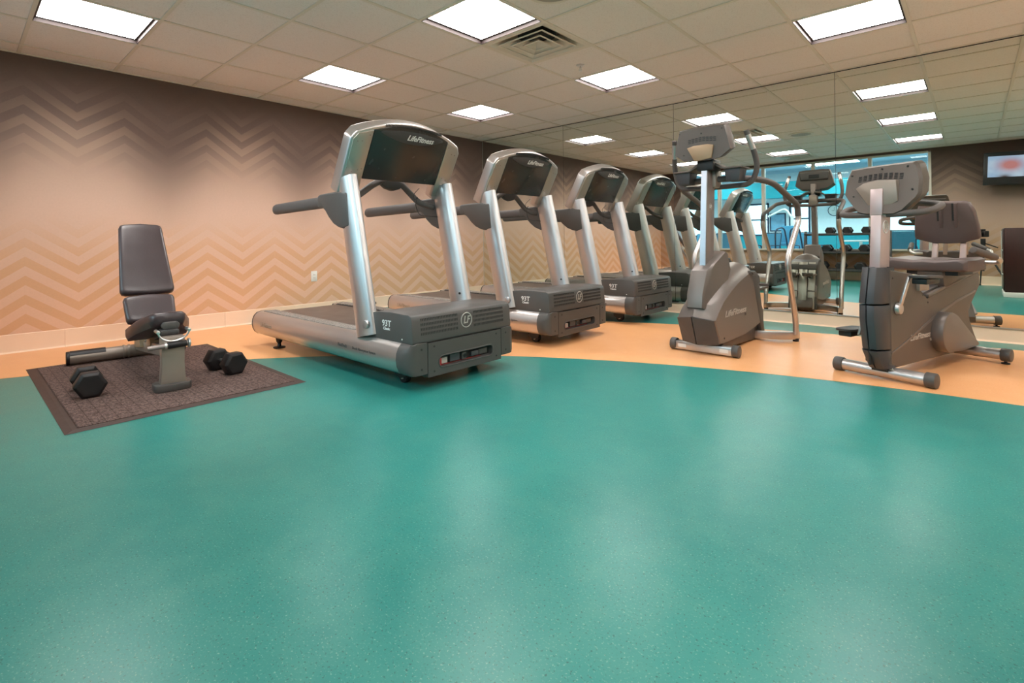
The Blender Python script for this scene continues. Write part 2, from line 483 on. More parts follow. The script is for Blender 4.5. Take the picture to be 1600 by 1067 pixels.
# mirror panels on the back wall
seams = [0.012, 1.504, 3.008, 4.53, 6.05, XR - 0.01]
for a, b in zip(seams, seams[1:]):
    G().box(a + 0.0018, b - 0.0018, -0.006, 0.0, 0.116, H - 0.006).build('mirror_panel', mirror_m, wall_back, smooth=False)
    G().box(b - 0.0018, b + 0.0018, -0.004, 0.0, 0.116, H - 0.006).build('mirror_joint', dark_gap, wall_back, smooth=False)
G().box(0.0, XR, -0.012, 0.0, 0.108, 0.117).build('mirror_channel', alu_m, wall_back, smooth=False)
G().box(0.0, XR, -0.008, 0.0, H - 0.008, H).build('top_channel', dark_gap, wall_back, smooth=False)

# vinyl wall base: profile with a small cove toe; separate lengths on the left wall
def base_run(name, p0, p1, nrm, h, n):
    p0 = Vector(p0); p1 = Vector(p1); d = (p1 - p0)
    prof = [(0, 0), (0.022, 0), (0.020, 0.004), (0.009, 0.012), (0.006, 0.03), (0.006, h - 0.004), (0.003, h), (0, h)]
    o = G().prism(prof, p0, Vector(nrm), Vector((0, 0, 1)), 0, d.length, d.normalized()).build(name, base_m, n, bevel=0)
    return o
bl = empty('baseboard_left'); struct(bl)
for a, b in ((-6.05, -4.905), (-4.903, -3.68), (-3.678, -2.46), (-2.458, -1.24), (-1.238, 0.0)):
    base_run('base_strip', (0, b, 0), (0, a, 0), (1, 0, 0), 0.145, bl)
bb = empty('baseboard_back'); struct(bb)
for a, b in ((0.025, 2.44), (2.442, 4.88), (4.882, XR)):
    base_run('base_strip', (a, 0, 0), (b, 0, 0), (0, -1, 0), 0.106, bb)
bf = empty('baseboard_front'); struct(bf)
for a, b in ((0.025, 2.44), (2.442, 4.88), (4.882, XR)):
    base_run('base_strip', (a, YF, 0), (b, YF, 0), (0, 1, 0), 0.145, bf)

# ceiling: slab, T-bar grid, tiles
ceiling = struct(G().box(-0.12, XR + 0.12, YF - 0.12, 0.12, H + 0.12, H + 0.2).build('ceiling', grid_m, smooth=False))
xs = [0.0] + [gx(i) for i in range(-4, 9) if gx(i) < XR - 0.05] + [XR]
ys = [YF] + [gy(j) for j in range(-5, 5)] + [0.0]
for x in xs[1:-1]:
    G().box(x - 0.012, x + 0.012, YF, 0, H, H + 0.03).build('grid_bar', grid_m, ceiling, smooth=False)
for y in ys[1:-1]:
    G().box(0, XR, y - 0.0115, y + 0.0115, H + 0.0008, H + 0.03).build('grid_bar', grid_m, ceiling, smooth=False)
for a in ((0, 0.02, YF, 0), (XR - 0.02, XR, YF, 0), (0.02, XR - 0.02, YF, YF + 0.02), (0.02, XR - 0.02, -0.02, 0)):
    G().box(a[0], a[1], a[2], a[3], H - 0.0006, H + 0.02).build('wall_angle', grid_m, ceiling, smooth=False)
lights = [(i, j) for i in (-3, 0, 3, 6) for j in (-4, -1, 2)]
vents = [(0, 0), (0, -5)]
tile_cache = {}
for a in range(len(xs) - 1):
    for b in range(len(ys) - 1):
        cx, cy = (xs[a] + xs[a + 1]) / 2, (ys[b] + ys[b + 1]) / 2
        wx, wy = xs[a + 1] - xs[a], ys[b + 1] - ys[b]
        ci = round((xs[a] / T) - 4.41, 3); cj = round(ys[b] / T + 4.475, 3)
        if any(abs(ci - i) < 0.02 and abs(cj - j) < 0.02 for i, j in lights + vents): continue
        key = (round(wx, 3), round(wy, 3))
        if key not in tile_cache:
            o = G().box(-wx / 2 + 0.006, wx / 2 - 0.006, -wy / 2 + 0.006, wy / 2 - 0.006, 0.007, 0.022).build('ceiling_tile', tile_m, ceiling, smooth=False)
            tile_cache[key] = o.data
        else:
            o = bpy.data.objects.new('ceiling_tile', tile_cache[key]); col.objects.link(o); o.parent = ceiling
        o.location = (cx, cy, H)

# ceiling lights
places = {(-3, -4): 'square ceiling light nearest the left front corner above the bench mat', (-3, -1): 'square ceiling light over the rear of the nearest treadmill',
          (-3, 2): 'smallest-looking square ceiling light over the two far treadmills', (0, -4): 'square ceiling light between the room centre and the windows, beside the front air diffuser',
          (0, -1): 'large bright square ceiling light touching the air diffuser, top centre of the photo', (0, 2): 'square ceiling light beside the sprinkler, between diffuser and mirror',
          (3, -4): 'square ceiling light right by the windows over the photographer', (3, -1): 'square ceiling light over the open teal floor in front of the exercise bike',
          (3, 2): 'square ceiling light above the exercise bike at the top right', (6, -4): 'square ceiling light by the television corner', (6, -1): 'square ceiling light midway along the right wall',
          (6, 2): 'square ceiling light by the mirror at the right wall'}
lt = empty('ceiling_light')
fr = G(); hw = T / 2 - 0.012
for a in ((-hw, -hw + 0.004, -hw, hw), (hw - 0.004, hw, -hw, hw), (-hw + 0.004, hw - 0.004, -hw, -hw + 0.004), (-hw + 0.004, hw - 0.004, hw - 0.004, hw)):
    fr.box(a[0], a[1], a[2], a[3], 0.0, 0.05)
fr.box(-hw, hw, -hw, hw, 0.05, 0.06)
fr.build('housing', basic('lamp_housing', srgb(44, 30, 28), 0.6), lt)
fr = G(); q = hw - 0.018
for a in ((-hw + 0.004, -q, -hw + 0.004, hw - 0.004), (q, hw - 0.004, -hw + 0.004, hw - 0.004), (-q, q, -hw + 0.004, -q), (-q, q, q, hw - 0.004)):
    fr.box(a[0], a[1], a[2], a[3], 0.028, 0.044)
fr.build('lens_frame', basic('lens_frame_brown', srgb(60, 44, 40), 0.6), lt)
G().box(-q, q, -q, q, 0.030, 0.042).build('lens', lens_m, lt, smooth=False)
rb = G()
for k in (-1, 1): rb.box(k * q / 3 - 0.002, k * q / 3 + 0.002, -q, q, 0.0285, 0.030)
rb.box(-q, q, -0.002, 0.002, 0.0285, 0.030)
rb.build('lens_rib', basic('lens_rib_white', srgb(235, 225, 215), 0.4), lt, smooth=False)
for k, (i, j) in enumerate(lights):
    o = lt if k == 0 else copy_tree(lt)
    o.location = (gx(i) + T / 2, gy(j) + T / 2, H + 0.001)
    o['label'] = places[(i, j)]; o['category'] = 'ceiling light'; o['group'] = 'square ceiling lights'

# air diffusers
vt = empty('air_diffuser')
def sq_ring(g, ro, zo, ri, zi, th=0.003):
    def c(r, z): return [(-r, -r, z), (r, -r, z), (r, r, z), (-r, r, z)]
    return g.loft([c(ro, zo), c(ri, zi), c(ri, zi + th), c(ro, zo + th), c(ro, zo)], caps=False)
sq_ring(G(), hw, -0.001, hw - 0.028, -0.001).build('outer_frame', grid_m, vt)
sq_ring(G(), hw - 0.028, 0.0, 0.13, 0.085).build('outer_cone', grid_m, vt)
for ro, ri, z0 in ((0.215, 0.125, 0.004), (0.145, 0.065, 0.004), (0.078, 0.012, 0.004)):
    gg = sq_ring(G(), ro, z0 - 0.006, ri, z0 + 0.042); sq_ring(gg, ro, z0 - 0.008, ro - 0.012, z0 - 0.008, 0.002)
    gg.build('louver', grid_m, vt)
G().cyl((0, 0, 0.075), (0, 0, 0.11), 0.15, seg=32).build('duct', dark_gap, vt)
for k, (i, j) in enumerate(vents):
    o = vt if k == 0 else copy_tree(vt)
    o.location = (gx(i) + T / 2, gy(j) + T / 2, H)
    o['label'] = ['square louvred air diffuser beside the large bright light', 'square louvred air diffuser by the windows'][k]
    o['category'] = 'air diffuser'; o['group'] = 'ceiling air diffusers'

sp = empty('ceiling_speaker', (3.6, -3.04, H), 0, 'round white speaker grille in the ceiling beyond the big light', 'speaker')
G().lathe((0, 0, 0), (0, 0, -1), [(0.165, -0.006), (0.165, 0.002), (0.155, 0.008), (0.13, 0.006)], 40).build('bezel', grid_m, sp)
G().lathe((0, 0, 0), (0, 0, -1), [(0.13, 0.0), (0.13, 0.007), (0.001, 0.009)], 40).build('grille', basic('grille_grey', srgb(170, 160, 145), 0.6), sp)
sk = empty('sprinkler', (2.975, -1.80, H), 0, 'small chrome sprinkler head in the ceiling between diffuser and light', 'sprinkler')
G().lathe((0, 0, 0), (0, 0, -1), [(0.035, -0.006), (0.035, 0.002), (0.025, 0.006)], 20).build('escutcheon', chrome, sk)
G().cyl((0, 0, 0.0), (0, 0, -0.022), 0.008).box(-0.010, -0.007, -0.002, 0.002, -0.045, -0.015).box(0.007, 0.010, -0.002, 0.002, -0.045, -0.015).build('body', chrome, sk)
G().cyl((0, 0, -0.044), (0, 0, -0.047), 0.015).build('deflector', chrome, sk)

# wall outlet on the left wall
ot = empty('wall_outlet', (0.0, -2.735, 0.447), 0, 'white electrical outlet on the chevron wall', 'outlet')
G().box(0, 0.006, -0.036, 0.036, -0.058, 0.058).build('cover_plate', white_pl, ot, bevel=0.002)
G().box(0.005, 0.009, -0.017, 0.017, -0.034, 0.034).build('receptacle', white_pl, ot, bevel=0.002)
for dy_ in (-0.0065, 0.0065):
    for dz_ in (-0.017, 0.017): G().box(0.008, 0.0095, dy_ - 0.0015, dy_ + 0.0015, dz_ - 0.005, dz_ + 0.005).build('slot', dark_gap, ot)

# window in the front wall
win = empty('window_1'); struct(win)
fm = G()
yF0, yF1 = YF - 0.10, YF + 0.015
fm.box(WX0, WX1, yF0, yF1 + 0.02, WZ0, WZ0 + 0.035).box(WX0, WX1, yF0, yF1, WZ1 - 0.03, WZ1).box(WX0, WX0 + 0.035, yF0, yF1, WZ0, WZ1).box(WX1 - 0.04, WX1, yF0, yF1, WZ0, WZ1)
fm.build('window_frame', trim_m, win, bevel=0.003)
mull = [1.36, 2.25, 3.15, 4.06]
for x in mull: G().box(x - 0.028, x + 0.028, yF0, yF1, WZ0 + 0.035, WZ1 - 0.03).build('mullion', trim_m, win, bevel=0.003)
edges = [WX0 + 0.035] + mull + [WX1 - 0.04]
for a, b in zip(edges, edges[1:]):
    G().box(a + 0.02, b - 0.02, YF - 0.055, YF - 0.050, WZ0 + 0.035, WZ1 - 0.03).build('pane', glass_m, win, smooth=False)

# pool hall beyond the windows
PX0, PX1, PY = -4.0, 9.5, -13.2
struct(G().box(PX0, PX1, PY, YF - 0.12, -0.08, 0).build('floor_pool_hall', hall_floor, smooth=False))
struct(G().box(PX0, PX1, PY, YF - 0.12, 2.9, 3.0).build('ceiling_pool_hall', hall_ceil, smooth=False))
struct(G().box(PX0 - 0.1, PX0, PY, YF, 0, 3.0).build('wall_pool_left', pale_paint, smooth=False))
struct(G().box(PX1, PX1 + 0.1, PY, YF, 0, 3.0).build('wall_pool_right', teal_paint, smooth=False))
struct(G().box(PX0, PX1, YF - 0.14, YF - 0.12, H + 0.1, 3.0).box(PX0, -0.12, YF - 0.14, YF - 0.12, 0, H + 0.1).box(XR + 0.12, PX1, YF - 0.14, YF - 0.12, 0, H + 0.1).build('wall_pool_near', pale_paint, smooth=False))
holes = [(-2.6, -1.5), (-0.6, 0.45), (1.05, 1.65), (3.6, 5.6)]
pw = G(); last = PX0
for a, b in holes: pw.box(last, a, PY - 0.12, PY, 0.86, 1.95); last = b
pw.box(last, PX1, PY - 0.12, PY, 0.86, 1.95); pw.box(PX0, PX1, PY - 0.12, PY, 1.95, 3.0)
wp = struct(pw.build('wall_pool_far', pale_paint, smooth=False))
G().box(PX0, PX1, PY - 0.12, PY + 0.004, 0, 0.86).build('wainscot', teal_paint, wp, smooth=False)
for n, (a, b) in enumerate(holes):
    wi = empty('window_%d' % (n + 2)); struct(wi)
    gg = G().box(a, a + 0.05, PY - 0.1, PY + 0.02, 0.86, 1.95).box(b - 0.05, b, PY - 0.1, PY + 0.02, 0.86, 1.95).box(a, b, PY - 0.1, PY + 0.02, 0.86, 0.91).box(a, b, PY - 0.1, PY + 0.02, 1.9, 1.95).box(a, b, PY - 0.06, PY, 1.38, 1.42)
    gg.build('window_frame', blue_dark, wi, smooth=False)
    G().box(a + 0.04, b - 0.04, PY - 0.05, PY - 0.045, 0.9, 1.92).build('pane', glass_m, wi, smooth=False)
# teal soffit with a curved underside
prof = [(PX0, 2.55), (PX0, 2.25)] + [(-3.0 + 9.0 * t, 2.25 - 0.22 * math.sin(PI * t)) for t in [k / 24 for k in range(25)]] + [(PX1, 2.12), (PX1, 2.40), (5.0, 2.44), (2.5, 2.50), (0.0, 2.54)]
struct(G().prism(prof, (0, -12.0, 0), (1, 0, 0), (0, 0, 1), -0.5, 0.0, (0, 1, 0)).build('trim_1', teal_paint, smooth=False))
for k, (x, y) in enumerate(((1.0, -10.9), (2.8, -11.2), (4.6, -10.9), (0.2, -7.4), (3.6, -7.3))):
    o = empty('pool_hall_vent', (x, y, 2.9), 0, 'long grey ceiling vent in the pool hall, %s' % ('beyond the teal-lit left panes', 'over the middle panes', 'toward the right end of the hall', 'closest to the glass on the left', 'closest to the glass in the middle')[k], 'air vent', 'pool hall ceiling vents')
    gg = G().box(-0.45, 0.45, -0.15, 0.15, -0.02, 0.0)
    gg.build('vent_frame', basic('vent_grey', srgb(110, 128, 138), 0.6), o, bevel=0.004)
pic = empty('framed_picture', (0.72, PY, 1.30), 0, 'small framed picture on the far wall of the pool hall', 'picture')
G().box(-0.24, 0.24, 0, 0.03, -0.30, 0.30).build('frame', blue_dark, pic, bevel=0.004)
G().box(-0.20, 0.20, 0.028, 0.034, -0.26, 0.26).build('print', basic('picture_print', srgb(120, 165, 190), 0.6, 0, 0.5, 6), pic, smooth=False)
clk = empty('wall_clock', (2.3, PY, 1.62), 0, 'round wall clock in the pool hall between windows', 'clock')
G().lathe((0, 0, 0), (0, 1, 0), [(0.17, 0), (0.17, 0.03), (0.15, 0.035)], 28).build('rim', blue_dark, clk)
G().lathe((0, 0, 0), (0, 1, 0), [(0.148, 0.03), (0.148, 0.037), (0.001, 0.0375)], 28).build('dial', white_pl, clk)
G().box(-0.004, 0.004, 0.037, 0.040, 0, 0.10).box(-0.07, 0, 0.037, 0.040, -0.004, 0.004).build('hands', black_pl, clk)

def pool_chair(loc, rz, label):
    o = empty('patio_chair', loc, rz, label, 'chair', 'patio chairs in the pool hall')
    for sx in (-0.26, 0.26):
        G().tube(fillet([(sx, 0.22, 0), (sx, 0.24, 0.62), (sx, -0.22, 0.62), (sx, -0.24, 0.0)], 0.06), 0.013, 8).build('side_frame', blue_dark, o)
    G().tube(fillet([(-0.24, 0.2, 0.42), (-0.24, -0.2, 0.42), (-0.24, -0.30, 0.92), (0.24, -0.30, 0.92), (0.24, -0.2, 0.42), (0.24, 0.2, 0.42)], 0.05), 0.012, 8).build('back_frame', blue_dark, o)
    G().obox((0, 0, 0.42), (1, 0, 0), (0, 1, 0), (0, 0, 1), 0.235, 0.20, 0.006).build('seat', blue_mesh, o)
    G().obox((0, -0.25, 0.68), (1, 0, 0), (0, -0.10, 0.5), (0, 0.5, 0.1), 0.235, 0.23, 0.005).build('backrest', blue_mesh, o)
    return o
pool_chair((0.9, -7.6, 0), 2.6, 'blue mesh patio chair by the pool hall window, behind the far treadmill reflection')
pool_chair((1.75, -7.9, 0), 0.4, 'blue mesh patio chair left of the white pool lift')
pool_chair((2.62, -8.2, 0), -0.5, 'blue mesh patio chair right of the white pool lift')
pool_chair((4.35, -7.2, 0), 2.9, 'blue mesh patio chair by the window behind the exercise bike')
pool_chair((-0.1, -8.6, 0), 0.2, 'blue mesh patio chair in the far left of the pool hall')
pl = empty('pool_lift', (2.10, -9.0, 0), 0, 'white pool lift with mast and hanging seat beyond the windows', 'pool lift')
G().box(-0.2, 0.2, -0.2, 0.2, 0, 0.12).build('base', white_pl, pl, bevel=0.01)
G().cyl((0, 0, 0.1), (0, 0, 1.35), 0.035).build('mast', white_pl, pl)
G().tube(fillet([(0, 0, 1.3), (-0.15, 0, 1.55), (-0.55, 0, 1.35)], 0.1), 0.025, 10).build('arm', white_pl, pl)
G().box(-0.22, 0.18, 0.1, 0.5, 0.6, 0.68).box(-0.22, 0.18, 0.08, 0.14, 0.66, 1.1).build('seat', blue_mesh, pl, bevel=0.015)
hr = empty('pool_handrail', (2.15, -7.3, 0), 0, 'curved metal pool handrail beyond the windows', 'handrail')
for dx in (0, 0.3):
    G().tube(fillet([(dx, 0, 0), (dx, 0, 1.0), (dx + 0.12, -0.25, 1.05), (dx + 0.2, -0.45, 0.2), (dx + 0.2, -0.45, 0)], 0.12), 0.018, 8).build('rail', blue_dark, hr)
for nme, x, y, z in (('pool_hall_table', 3.6, -8.4, 0.0),):
    t = empty(nme, (x, y, z), 0, 'small round white table between the patio chairs', 'table')
    G().cyl((0, 0, 0.70), (0, 0, 0.73), 0.4, seg=28).build('table_top', white_pl, t)
    G().cyl((0, 0, 0.02), (0, 0, 0.70), 0.03).build('post', white_pl, t)
    G().lathe((0, 0, 0), (0, 0, 1), [(0.25, 0), (0.25, 0.02), (0.03, 0.05)], 24).build('foot', white_pl, t)
# ------------------------------------------------------------------ treadmills
def make_treadmill():
    t = empty('treadmill')
    prof = [(0.262, 0.255), (0.27, 0.268), (0.375, 0.274), (0.408, 0.266), (0.430, 0.245), (0.443, 0.215), (0.447, 0.18), (0.442, 0.145), (0.428, 0.115), (0.405, 0.096), (0.38, 0.092), (0.30, 0.092), (0.27, 0.11)]
    for s in (-1, 1):
        L = 'outer' if s < 0 else 'inner'
        rings = [[(x, s * (a + (0.0 if a < 0.3 else 0)), b) for a, b in prof] for x in (-2.055, -0.10)]
        G().loft(rings).build('side_rail', silver, t, ang=50)
        rg = []
        for x, d in ((-0.10, 0.0), (-0.07, 0.002), (-0.04, 0.010), (-0.018, 0.024), (-0.004, 0.046), (0.0, 0.060)):
            rg.append([(x, s * max(0.304, min(a, 0.449 - d)), (b - 0.18) * (1.02 - d * 0.9) + 0.18) for a, b in prof])
        cap = G().loft(rg).build('end_cap', grey_pl, t, ang=40)
        for zz in (0.125, 0.235):
            G().cyl((-0.004, s * 0.345, zz), (0.0015, s * 0.345, zz), 0.006, seg=10).build('screw', dark_gap, cap)
        G().loft([[(x, s * (0.36 + (a - 0.36) * 1.012), 0.18 + (b - 0.18) * 1.012) for a, b in prof] for x in (-2.062, -2.048)]).build('rear_cap', grey_pl2, t, ang=50)
        # rubber foot strip, rounded taper at the front
        st = [(-2.0, s * 0.278), (-2.0, s * 0.376)] + [(x, s * y) for x, y in ((-0.78, 0.372), (-0.70, 0.368), (-0.64, 0.352), (-0.605, 0.325), (-0.60, 0.278))]
        G().prism(st, (0, 0, 0), (1, 0, 0), (0, 1, 0), 0.262, 0.2785, (0, 0, 1)).build('foot_strip', strip_m, t, bevel=0.002)
        # upright post and its joint
        up = G().tube([(-0.447, s * 0.395, 0.268), (-0.50, s * 0.395, 0.50), (-0.60, s * 0.395, 0.94), (-0.668, s * 0.395, 1.235)], [0.098, 0.097, 0.095, 0.094], 28, 0.5, up=(1, 0, 0)).build('upright', silver_tube, t, ang=50)
        G().cyl((-0.405, s * 0.432, 0.345), (-0.403, s * 0.449, 0.345), 0.026, 0.024, 24).build('joint_button', silver_tube, up, bevel=0.003)
        G().cyl((-0.44, -s * 0.0 + s * 0.352, 0.46), (-0.44, s * 0.346, 0.46), 0.008, seg=10).build('screw', dark_gap, up)
        # hand rail and bracket
        G().tube([(-1.702, s * 0.405, 1.086), (-1.698, s * 0.405, 1.086), (-1.688, s * 0.405, 1.086), (-1.66, s * 0.405, 1.087), (-0.90, s * 0.405, 1.101)], [0.018, 0.030, 0.037, 0.040, 0.040], 20, 0.72).build('hand_rail', grip_m, t)
        br = [(-0.965, 1.143), (-0.93, 1.150), (-0.70, 1.156), (-0.60, 1.14), (-0.57, 0.93), (-0.64, 0.915), (-0.70, 0.925), (-0.765, 0.95), (-0.82, 0.99), (-0.865, 1.035), (-0.90, 1.058), (-0.965, 1.062)]
        G().prism(br, (0, 0, 0), (1, 0, 0), (0, 0, 1), s * 0.405 - 0.040, s * 0.405 + 0.040, (0, 1, 0)).build('rail_bracket', grey_pl, t, bevel=0.014, bseg=3)
        # rear leveller
        lv = G().lathe((-1.80, s * 0.34, 0.0), (0, 0, 1), [(0.045, 0), (0.046, 0.008), (0.015, 0.016), (0.012, 0.035), (0.022, 0.05), (0.03, 0.095)], 20)
        lv.build('leveller', black_rb, t)
        whl = G().cyl((-0.24, s * 0.26, 0.038), (-0.24, s * 0.30, 0.038), 0.038, seg=24).build('transport_wheel', black_rb, t, bevel=0.006)
        G().cyl((-0.24, s * 0.255, 0.038), (-0.24, s * 0.305, 0.038), 0.015, seg=16).build('wheel_hub', silver_tube, whl)
        G().prism([(-0.30, 0.095), (-0.17, 0.095), (-0.19, 0.05), (-0.24, 0.03), (-0.29, 0.05)], (0, 0, 0), (1, 0, 0), (0, 0, 1), s * 0.31, s * 0.318, (0, 1, 0)).build('wheel_fork', black_pl, t)
    G().box(-1.85, -0.12, -0.27, 0.27, 0.095, 0.21).build('deck_frame', black_pl, t)
    b = G().prism([(-2.02, 0.20), (-2.03, 0.235), (-2.02, 0.262), (-1.98, 0.268), (-0.40, 0.268), (-0.40, 0.20)], (0, 0, 0), (1, 0, 0), (0, 0, 1), -0.262, 0.262, (0, 1, 0))
    b.build('running_belt', belt_m, t, ang=50)
    for s in (-1, 1):
        G().box(-1.99, -0.45, s * 0.2735 - 0.011, s * 0.2735 + 0.011, 0.255, 0.272).build('belt_edge', black_pl, t)
    # motor hood
    hood = G().prism([(-0.47, 0.262), (-0.485, 0.34), (-0.475, 0.385), (-0.44, 0.408), (-0.34, 0.424), (-0.20, 0.431), (-0.045, 0.428), (-0.022, 0.418), (-0.014, 0.395), (-0.006, 0.275), (-0.012, 0.264)], (0, 0, 0), (1, 0, 0), (0, 0, 1), -0.402, 0.402, (0, 1, 0)).build('motor_hood', grey_pl, t, bevel=0.006, ang=32)
    hx = lambda z: -0.014 + (0.395 - z) / 0.12 * 0.008
    sl = G()
    for z in (0.396, 0.370, 0.344, 0.318):
        for k in range(24):
            y = -0.340 + k * 0.0117; sl.box(hx(z) - 0.01, hx(z) + 0.0012, y, y + 0.0055, z - 0.0075, z + 0.0075)
        for k in range(23):
            y = 0.068 + k * 0.0117; sl.box(hx(z) - 0.01, hx(z) + 0.0012, y, y + 0.0055, z - 0.0075, z + 0.0075)
    sl.build('vent_slots', dark_gap, hood, kind='stuff', smooth=False)
    rg = [(math.cos(a) * 0.043, math.sin(a) * 0.043) for a in [2 * PI * k / 40 for k in range(40)]]
    g = G().tube([(-0.009, a + 0.005, b + 0.357) for a, b in rg], 0.003, 8, closed=True)
    emb = g.build('emblem_ring', pale_print, hood)
    text('emblem_letters', 'LF', 0.062, (-0.0085, 0.004, 0.357), (0, 1, 0), (0, 0, 1), pale_print, emb, ext=0.002, italic=0.25, bold=0.001, squash=0.85)
    text('model_print', '93T', 0.050, (-0.245, -0.4035, 0.362), (1, 0, 0), (0, 0, 1), white_print, hood, bold=0.0008, squash=1.1)
    text('model_print', 'Classic', 0.022, (-0.245, -0.4035, 0.333), (1, 0, 0), (0, 0, 1), white_print, hood, bold=0.0006, squash=1.1)
    text('model_print', '93T', 0.050, (-0.31, 0.4035, 0.362), (-1, 0, 0), (0, 0, 1), white_print, hood, bold=0.0008, squash=1.1)
    for s in (-1, 1):
        G().cyl((-0.10, s * 0.401, 0.288), (-0.10, s * 0.4035, 0.288), 0.005, seg=10).build('screw', white_pl, hood)
    # front panel with socket recess
    fp = G().box(-0.09, 0, -0.299, 0.299, 0.175, 0.262).box(-0.09, 0, -0.299, 0.299, 0.072, 0.118).box(-0.09, 0, -0.299, -0.215, 0.118, 0.175).box(-0.09, 0, 0.215, 0.299, 0.118, 0.175)
    fpo = fp.build('front_panel', grey_pl, t, smooth=False)
    G().box(-0.09, -0.035, -0.215, 0.215, 0.112, 0.18).build('socket_recess', dark_gap, fpo, smooth=False)
    G().tube([(0.001, y, z) for y, z in rrect(-0.222, 0.222, 0.113, 0.180, 0.03)], 0.004, 8, closed=True).build('recess_rim', grey_pl, fpo)
    G().box(-0.04, -0.012, -0.205, -0.19, 0.12, 0.165).build('power_switch', red_pl, fpo, bevel=0.002)
    G().box(-0.04, -0.022, -0.185, -0.14, 0.126, 0.158).build('rating_label', pale_print, fpo, smooth=False)
    G().box(-0.04, -0.018, -0.12, -0.045, 0.128, 0.168).build('data_label', slate_pl, fpo, smooth=False)
    G().box(-0.04, -0.012, -0.03, 0.005, 0.124, 0.166).build('power_inlet', grey_pl, fpo, bevel=0.003)
    G().cyl((-0.03, -0.012, 0.146), (-0.008, -0.012, 0.146), 0.012, seg=14).build('cable_plug', black_pl, fpo)
    G().box(-0.04, -0.014, 0.05, 0.11, 0.130, 0.160).build('port_plate', slate_pl, fpo, bevel=0.002)
    G().box(-0.04, -0.02, 0.12, 0.19, 0.130, 0.160).build('data_label', grey_pl, fpo, smooth=False)
    G().box(-0.04, -0.026, -0.19, 0.14, 0.116, 0.120).build('trim_strip', red_pl, fpo, smooth=False)
    for y in (-0.255, 0.255):
        for z in (0.10, 0.24): G().cyl((-0.004, y, z), (0.0015, y, z), 0.006, seg=10).build('screw', dark_gap, fpo)
    # prints on the rails
    text('rail_print', 'FlexDeck', 0.028, (-0.66, -0.4475, 0.190), (1, 0, 0), (0, 0, 1), dark_print, t, bold=0.0006)
    text('rail_print', 'Shock Absorption System', 0.024, (-0.42, -0.4475, 0.189), (1, 0, 0), (0, 0, 1), dark_print, t, bold=0.0)
    text('rail_logo', 'LifeFitness', 0.05, (-1.80, -0.4475, 0.188), (1, 0, 0), (0, 0, 1), champagne, t, ext=0.001, italic=0.35, bold=0.001)
    # console: tilted frame
    O = Vector((-0.702, 0, 1.135)); eu = Vector((0.47, 0, 0.883)).normalized(); ev = Vector((0, 1, 0)); en = ev.cross(eu)
    top = [(0.432 * math.cos(math.radians(a)), 0.385 + 0.135 * math.sin(math.radians(a))) for a in range(0, 181, 10)]
    def arch(hwid, t0, t1, hh, n=16):
        return [(hwid * (1 - 2 * k / n), t1 + hh * (1 - (1 - 2 * k / n) ** 2)) for k in range(n + 1)]
    out = [(0.31, 0.125), (0.33, 0.0), (0.446, 0.0), (0.446, 0.375)] + arch(0.415, 0, 0.425, 0.098) + [(-0.446, 0.375), (-0.446, 0.0), (-0.33, 0.0), (-0.31, 0.125)]
    sh = G().prism(out, O, ev, eu, -0.105, -0.006, en).build('console_shell', silver, t, bevel=0.012, bseg=3, ang=45)
    pan = [(0.302, 0.118), (0.302, 0.44)] + arch(0.302, 0, 0.449, 0.055) + [(-0.302, 0.44), (-0.302, 0.118)]
    po = G().prism(pan, O, ev, eu, -0.03, 0.001, en).build('console_back', panel_dk, t, bevel=0.003, ang=45)
    for s in (-1, 1):
        pl_ = [(s * 0.306, 0.03), (s * 0.432, 0.03), (s * 0.432, 0.37), (s * 0.405, 0.412), (s * 0.306, 0.441)]
        q = G().prism(pl_, O, ev, eu, -0.03, 0.0, en).build('side_plate', champagne, t, bevel=0.002)
        for a, b_ in ((0.40, 0.36), (0.37, 0.365), (0.325, 0.41), (0.39, 0.16), (0.35, 0.175), (0.325, 0.185)):
            p0 = O + ev * (s * a) + eu * b_
            G().cyl(p0 - en * 0.002, p0 + en * 0.001, 0.0045, seg=8).build('screw', grey_metal, q)
    for a, b_ in ((-0.20, 0.20), (-0.05, 0.15), (0.10, 0.20), (0.20, 0.15), (0.27, 0.20), (-0.25, 0.445), (0.05, 0.492), (0.25, 0.445)):
        p0 = O + ev * a + eu * b_
        G().cyl(p0 - en * 0.002, p0 + en * 0.002, 0.006, seg=10).build('screw', dark_gap, po)
    # crescent recess that carries the logo, and the slotted grille above it
    cres = [(0.245 * (1 - 2 * k / 20), 0.452 + 0.022 * (1 - (1 - 2 * k / 20) ** 2)) for k in range(21)] + [(-0.255 + 0.51 * k / 20, 0.440 - 0.05 * (1 - (1 - 2 * k / 20) ** 2)) for k in range(21)]
    G().prism(cres, O, ev, eu, 0.0, 0.0045, en).build('logo_band', grey_pl2, po, bevel=0.001)
    gr = G()
    for k in range(46):
        y = -0.23 + k * 0.0101; tt = 0.485 + 0.018 * (1 - (y / 0.25) ** 2)
        gr.obox(O + ev * y + eu * tt + en * 0.001, ev, eu, en, 0.0025, 0.009, 0.002)
    gr.build('grille_slots', dark_gap, po, kind='stuff', smooth=False)
    text('logo_print', 'LifeFitness', 0.052, O + ev * 0.06 + eu * 0.432 + en * 0.005, ev, eu, white_print, po, italic=0.3, bold=0.0012)
    G().prism([(-0.28, 0.13), (0.28, 0.13), (0.28, 0.40), (-0.28, 0.40)], O, ev, eu, -0.110, -0.10, en).build('display', black_pl, t, bevel=0.003)
    # cross handle with sensor pod
    ch = [(-0.68, -0.37, 1.10), (-0.76, -0.24, 1.155), (-0.79, -0.12, 1.23), (-0.80, -0.03, 1.268), (-0.80, 0.10, 1.265), (-0.80, 0.19, 1.19), (-0.79, 0.27, 1.115), (-0.74, 0.37, 1.085)]
